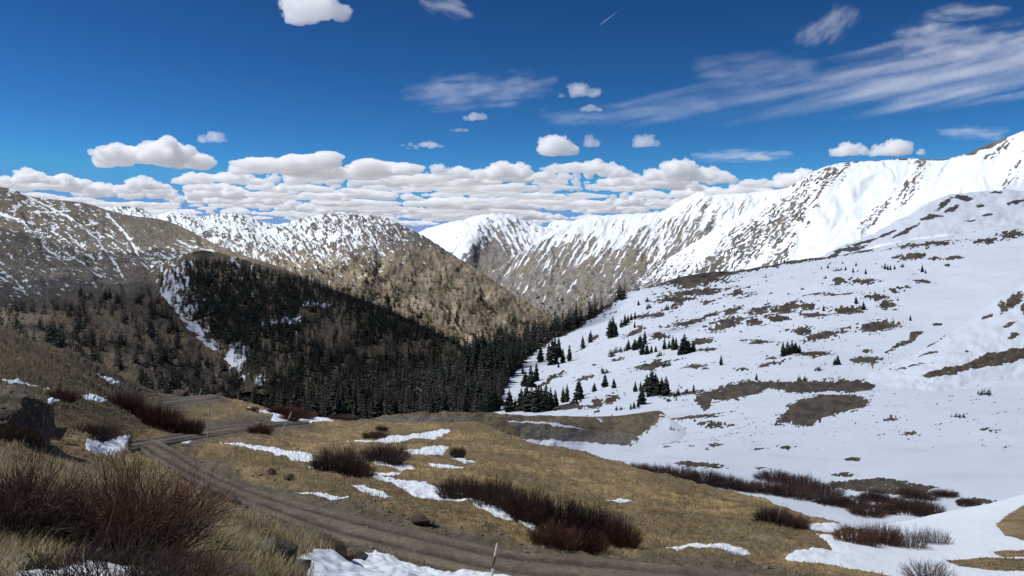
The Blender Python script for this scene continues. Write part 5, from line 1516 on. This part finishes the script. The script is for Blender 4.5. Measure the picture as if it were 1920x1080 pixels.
def veil_mat(name, lo, hi):
    m, nt, out = new_mat(name)
    tc = N(nt, 'ShaderNodeTexCoord').outputs['Object']
    n1 = noise_tex(nt, 3.0, 4, .55, tc)
    mr = N(nt, 'ShaderNodeMapRange', interpolation_type='SMOOTHSTEP')
    nt.links.new(n1, mr.inputs['Value'])
    mr.inputs['From Min'].default_value = .32; mr.inputs['From Max'].default_value = .68
    mr.inputs['To Min'].default_value = lo; mr.inputs['To Max'].default_value = hi
    tr = N(nt, 'ShaderNodeBsdfTransparent'); df = N(nt, 'ShaderNodeBsdfDiffuse'); tl = N(nt, 'ShaderNodeBsdfTranslucent')
    for q in (df, tl): q.inputs['Color'].default_value = (.93, .95, .98, 1)
    a = N(nt, 'ShaderNodeMixShader'); nt.links.new(df.outputs[0], a.inputs[1]); nt.links.new(tl.outputs[0], a.inputs[2])
    b = N(nt, 'ShaderNodeMixShader'); nt.links.new(mr.outputs[0], b.inputs[0]); nt.links.new(tr.outputs[0], b.inputs[1]); nt.links.new(a.outputs[0], b.inputs[2])
    nt.links.new(b.outputs[0], out.inputs['Surface'])
    return m


MOVER = veil_mat('added shade cloud', .17, .23)
COVER = [cloud_mesh(990 + j, .16, 1.0, 150, .02, .05, .55) for j in range(2)]


def overhead(gx, gy, gz, w, d, h, alt, seed, lab, dens=None):
    p = np.array([gx, gy, gz]) + SUN * (alt - gz) / SUN[2]
    src = COVER[seed].copy(); src.materials.clear(); src.materials.append(dens or MOVER)
    o = link('cloud', src)
    o.location = tuple(p); o.scale = (w, d, h / .16)
    tag(o, lab, 'cloud', 'unseen clouds added overhead to shade the pass')


overhead(250, 500, -50, 4300, 2700, 260, 3000, 0, 'wide flat unseen cloud added overhead to shade the pass and the snow slope')
overhead(-720, 1080, -100, 1800, 1150, 260, 3300, 1, 'second denser unseen cloud added overhead to darken the wooded hill', veil_mat('dense added shade cloud', .24, .34))

# high thin cloud streaks
print('cirrus')


def cirrus(name, poly, alt, lab, dens, ang, sl, st, soft, seed, fade=None):
    p = np.array(poly, float)
    x = np.arange(p[:, 0].min() - soft, p[:, 0].max() + soft, 3.0); y = np.arange(p[:, 1].min() - soft, p[:, 1].max() + soft, 3.0)
    PX, PY = np.meshgrid(x, y)
    d = alt * F / (HY - PY)
    P = unproj(PX, PY, d)
    sd = poly_sd(poly, PX, PY)
    u, v = rot(PX, PY, ang)
    nz = fbm(u / sl, v / st, seed, 5, .6); nz2 = fbm(u / (sl * .35), v / (st * .6), seed + 9, 4, .6)
    a = sstep(-soft, soft, sd + soft * .9 * nz) * np.clip(.55 + .45 * nz + .22 * nz2, 0, 1) * dens
    if fade: a = a * (fade[2] + (1 - fade[2]) * sstep(fade[0], fade[1], PX))
    R, C = PX.shape
    th = 20 + 120 * a
    top = P.copy(); top[..., 2] += th
    V = np.concatenate([P.reshape(-1, 3), top.reshape(-1, 3)])
    f = grid_faces(R, C)
    keep = (a.reshape(-1)[f] > .004).any(1)
    f = f[keep]
    f = np.concatenate([f, f[:, ::-1] + R * C])
    used, inv = np.unique(f, return_inverse=True)
    al = np.concatenate([a.reshape(-1), a.reshape(-1)])[used]
    m = MCIR
    o = link(name, mesh_from(name, V[used], inv.reshape(-1, 4), True, {'veil': al}, [m]))
    return tag(o, lab, 'cloud', 'thin high clouds')


MCIR, nt, out = new_mat('ice cloud veil')
at = N(nt, 'ShaderNodeAttribute', attribute_name='veil').outputs['Fac']
tr = N(nt, 'ShaderNodeBsdfTransparent'); tl = N(nt, 'ShaderNodeBsdfTranslucent'); tl.inputs['Color'].default_value = (.95, .95, .97, 1)
df = N(nt, 'ShaderNodeBsdfDiffuse'); df.inputs['Color'].default_value = (.95, .95, .97, 1)
ms = N(nt, 'ShaderNodeMixShader'); ms.inputs[0].default_value = .35
nt.links.new(tl.outputs[0], ms.inputs[1]); nt.links.new(df.outputs[0], ms.inputs[2])
mx = N(nt, 'ShaderNodeMixShader')
nt.links.new(mathn(nt, 'MULTIPLY', at, .6), mx.inputs[0]); nt.links.new(tr.outputs[0], mx.inputs[1]); nt.links.new(ms.outputs[0], mx.inputs[2])
nt.links.new(mx.outputs[0], out.inputs['Surface'])
cirrus('cloud', [(1180, 208), (1330, 186), (1480, 168), (1600, 132), (1760, 102), (1920, 78), (2150, 50), (2150, 150), (1920, 152), (1700, 182), (1500, 188), (1330, 200)], 5200, 'long pale streak of high cloud sweeping up to the right edge of the sky', .52, -12, 260, 20, 40, 1, (1250, 1800, .3))
cirrus('cloud', [(1020, 218), (1200, 206), (1300, 190), (1340, 200), (1250, 216), (1100, 224)], 5200, 'faint tail of the long high streak reaching left', .2, -7, 120, 10, 16, 2)
cirrus('cloud', [(1320, 128), (1400, 112), (1500, 118), (1520, 140), (1400, 158), (1330, 150)], 5200, 'faint veil above the left half of the long streak', .17, -6, 120, 22, 26, 3)
cirrus('cloud', [(770, 175), (830, 155), (1000, 150), (1030, 158), (960, 185), (830, 195)], 4200, 'soft wispy cloud in the middle of the blue sky', .26, -6, 60, 12, 20, 4)
cirrus('cloud', [(1500, 72), (1530, 45), (1580, 20), (1602, 28), (1580, 60), (1530, 78)], 5600, 'small ragged wisp high up on the right', .28, -40, 40, 14, 16, 5)
cirrus('cloud', [(1740, 28), (1800, 12), (1890, 18), (1860, 28), (1790, 34)], 6000, 'short bright wisp near the upper right corner', .3, -4, 60, 8, 10, 6)
cirrus('cloud', [(1690, 60), (1760, 45), (1850, 70), (1930, 60), (1930, 90), (1800, 95), (1700, 90)], 5600, 'broken thin veil above the long streak near the right edge', .32, -10, 60, 14, 24, 7)
cirrus('cloud', [(790, 4), (850, -4), (870, 18), (880, 28), (840, 22), (800, 12)], 6000, 'torn wisp at the top edge right of the bright cloud', .3, 20, 40, 10, 12, 8)
cirrus('cloud', [(1760, 246), (1830, 242), (1890, 246), (1870, 256), (1790, 258)], 4200, 'thin pale streak above the big snow mountain', .4, -2, 70, 6, 8, 9)
cirrus('cloud', [(1300, 292), (1400, 284), (1480, 288), (1440, 296), (1340, 300)], 4200, 'thin pale streak right of the cloud bank', .4, -3, 70, 6, 8, 10)

d = 9000 * F / (HY - 35)
pa, pb = unproj(1122, 49, 9000 * F / (HY - 49)), unproj(1157, 22, 9000 * F / (HY - 22))
t = np.linspace(0, 1, 24)[:, None]
P = pa * (1 - t) + pb * t
V, Q = tubes(P[None], (15 * np.sin(np.clip(t[:, 0] * 3.0 + .12, 0, 1.57)) * (1.15 - .75 * t[:, 0]))[None], 8)
tag(link('contrail', mesh_from('contrail', V, Q, True, None, [cloud_mat('contrail ice', .016)])), 'short white vapour trail slanting up in the blue sky', 'contrail')
print('done')
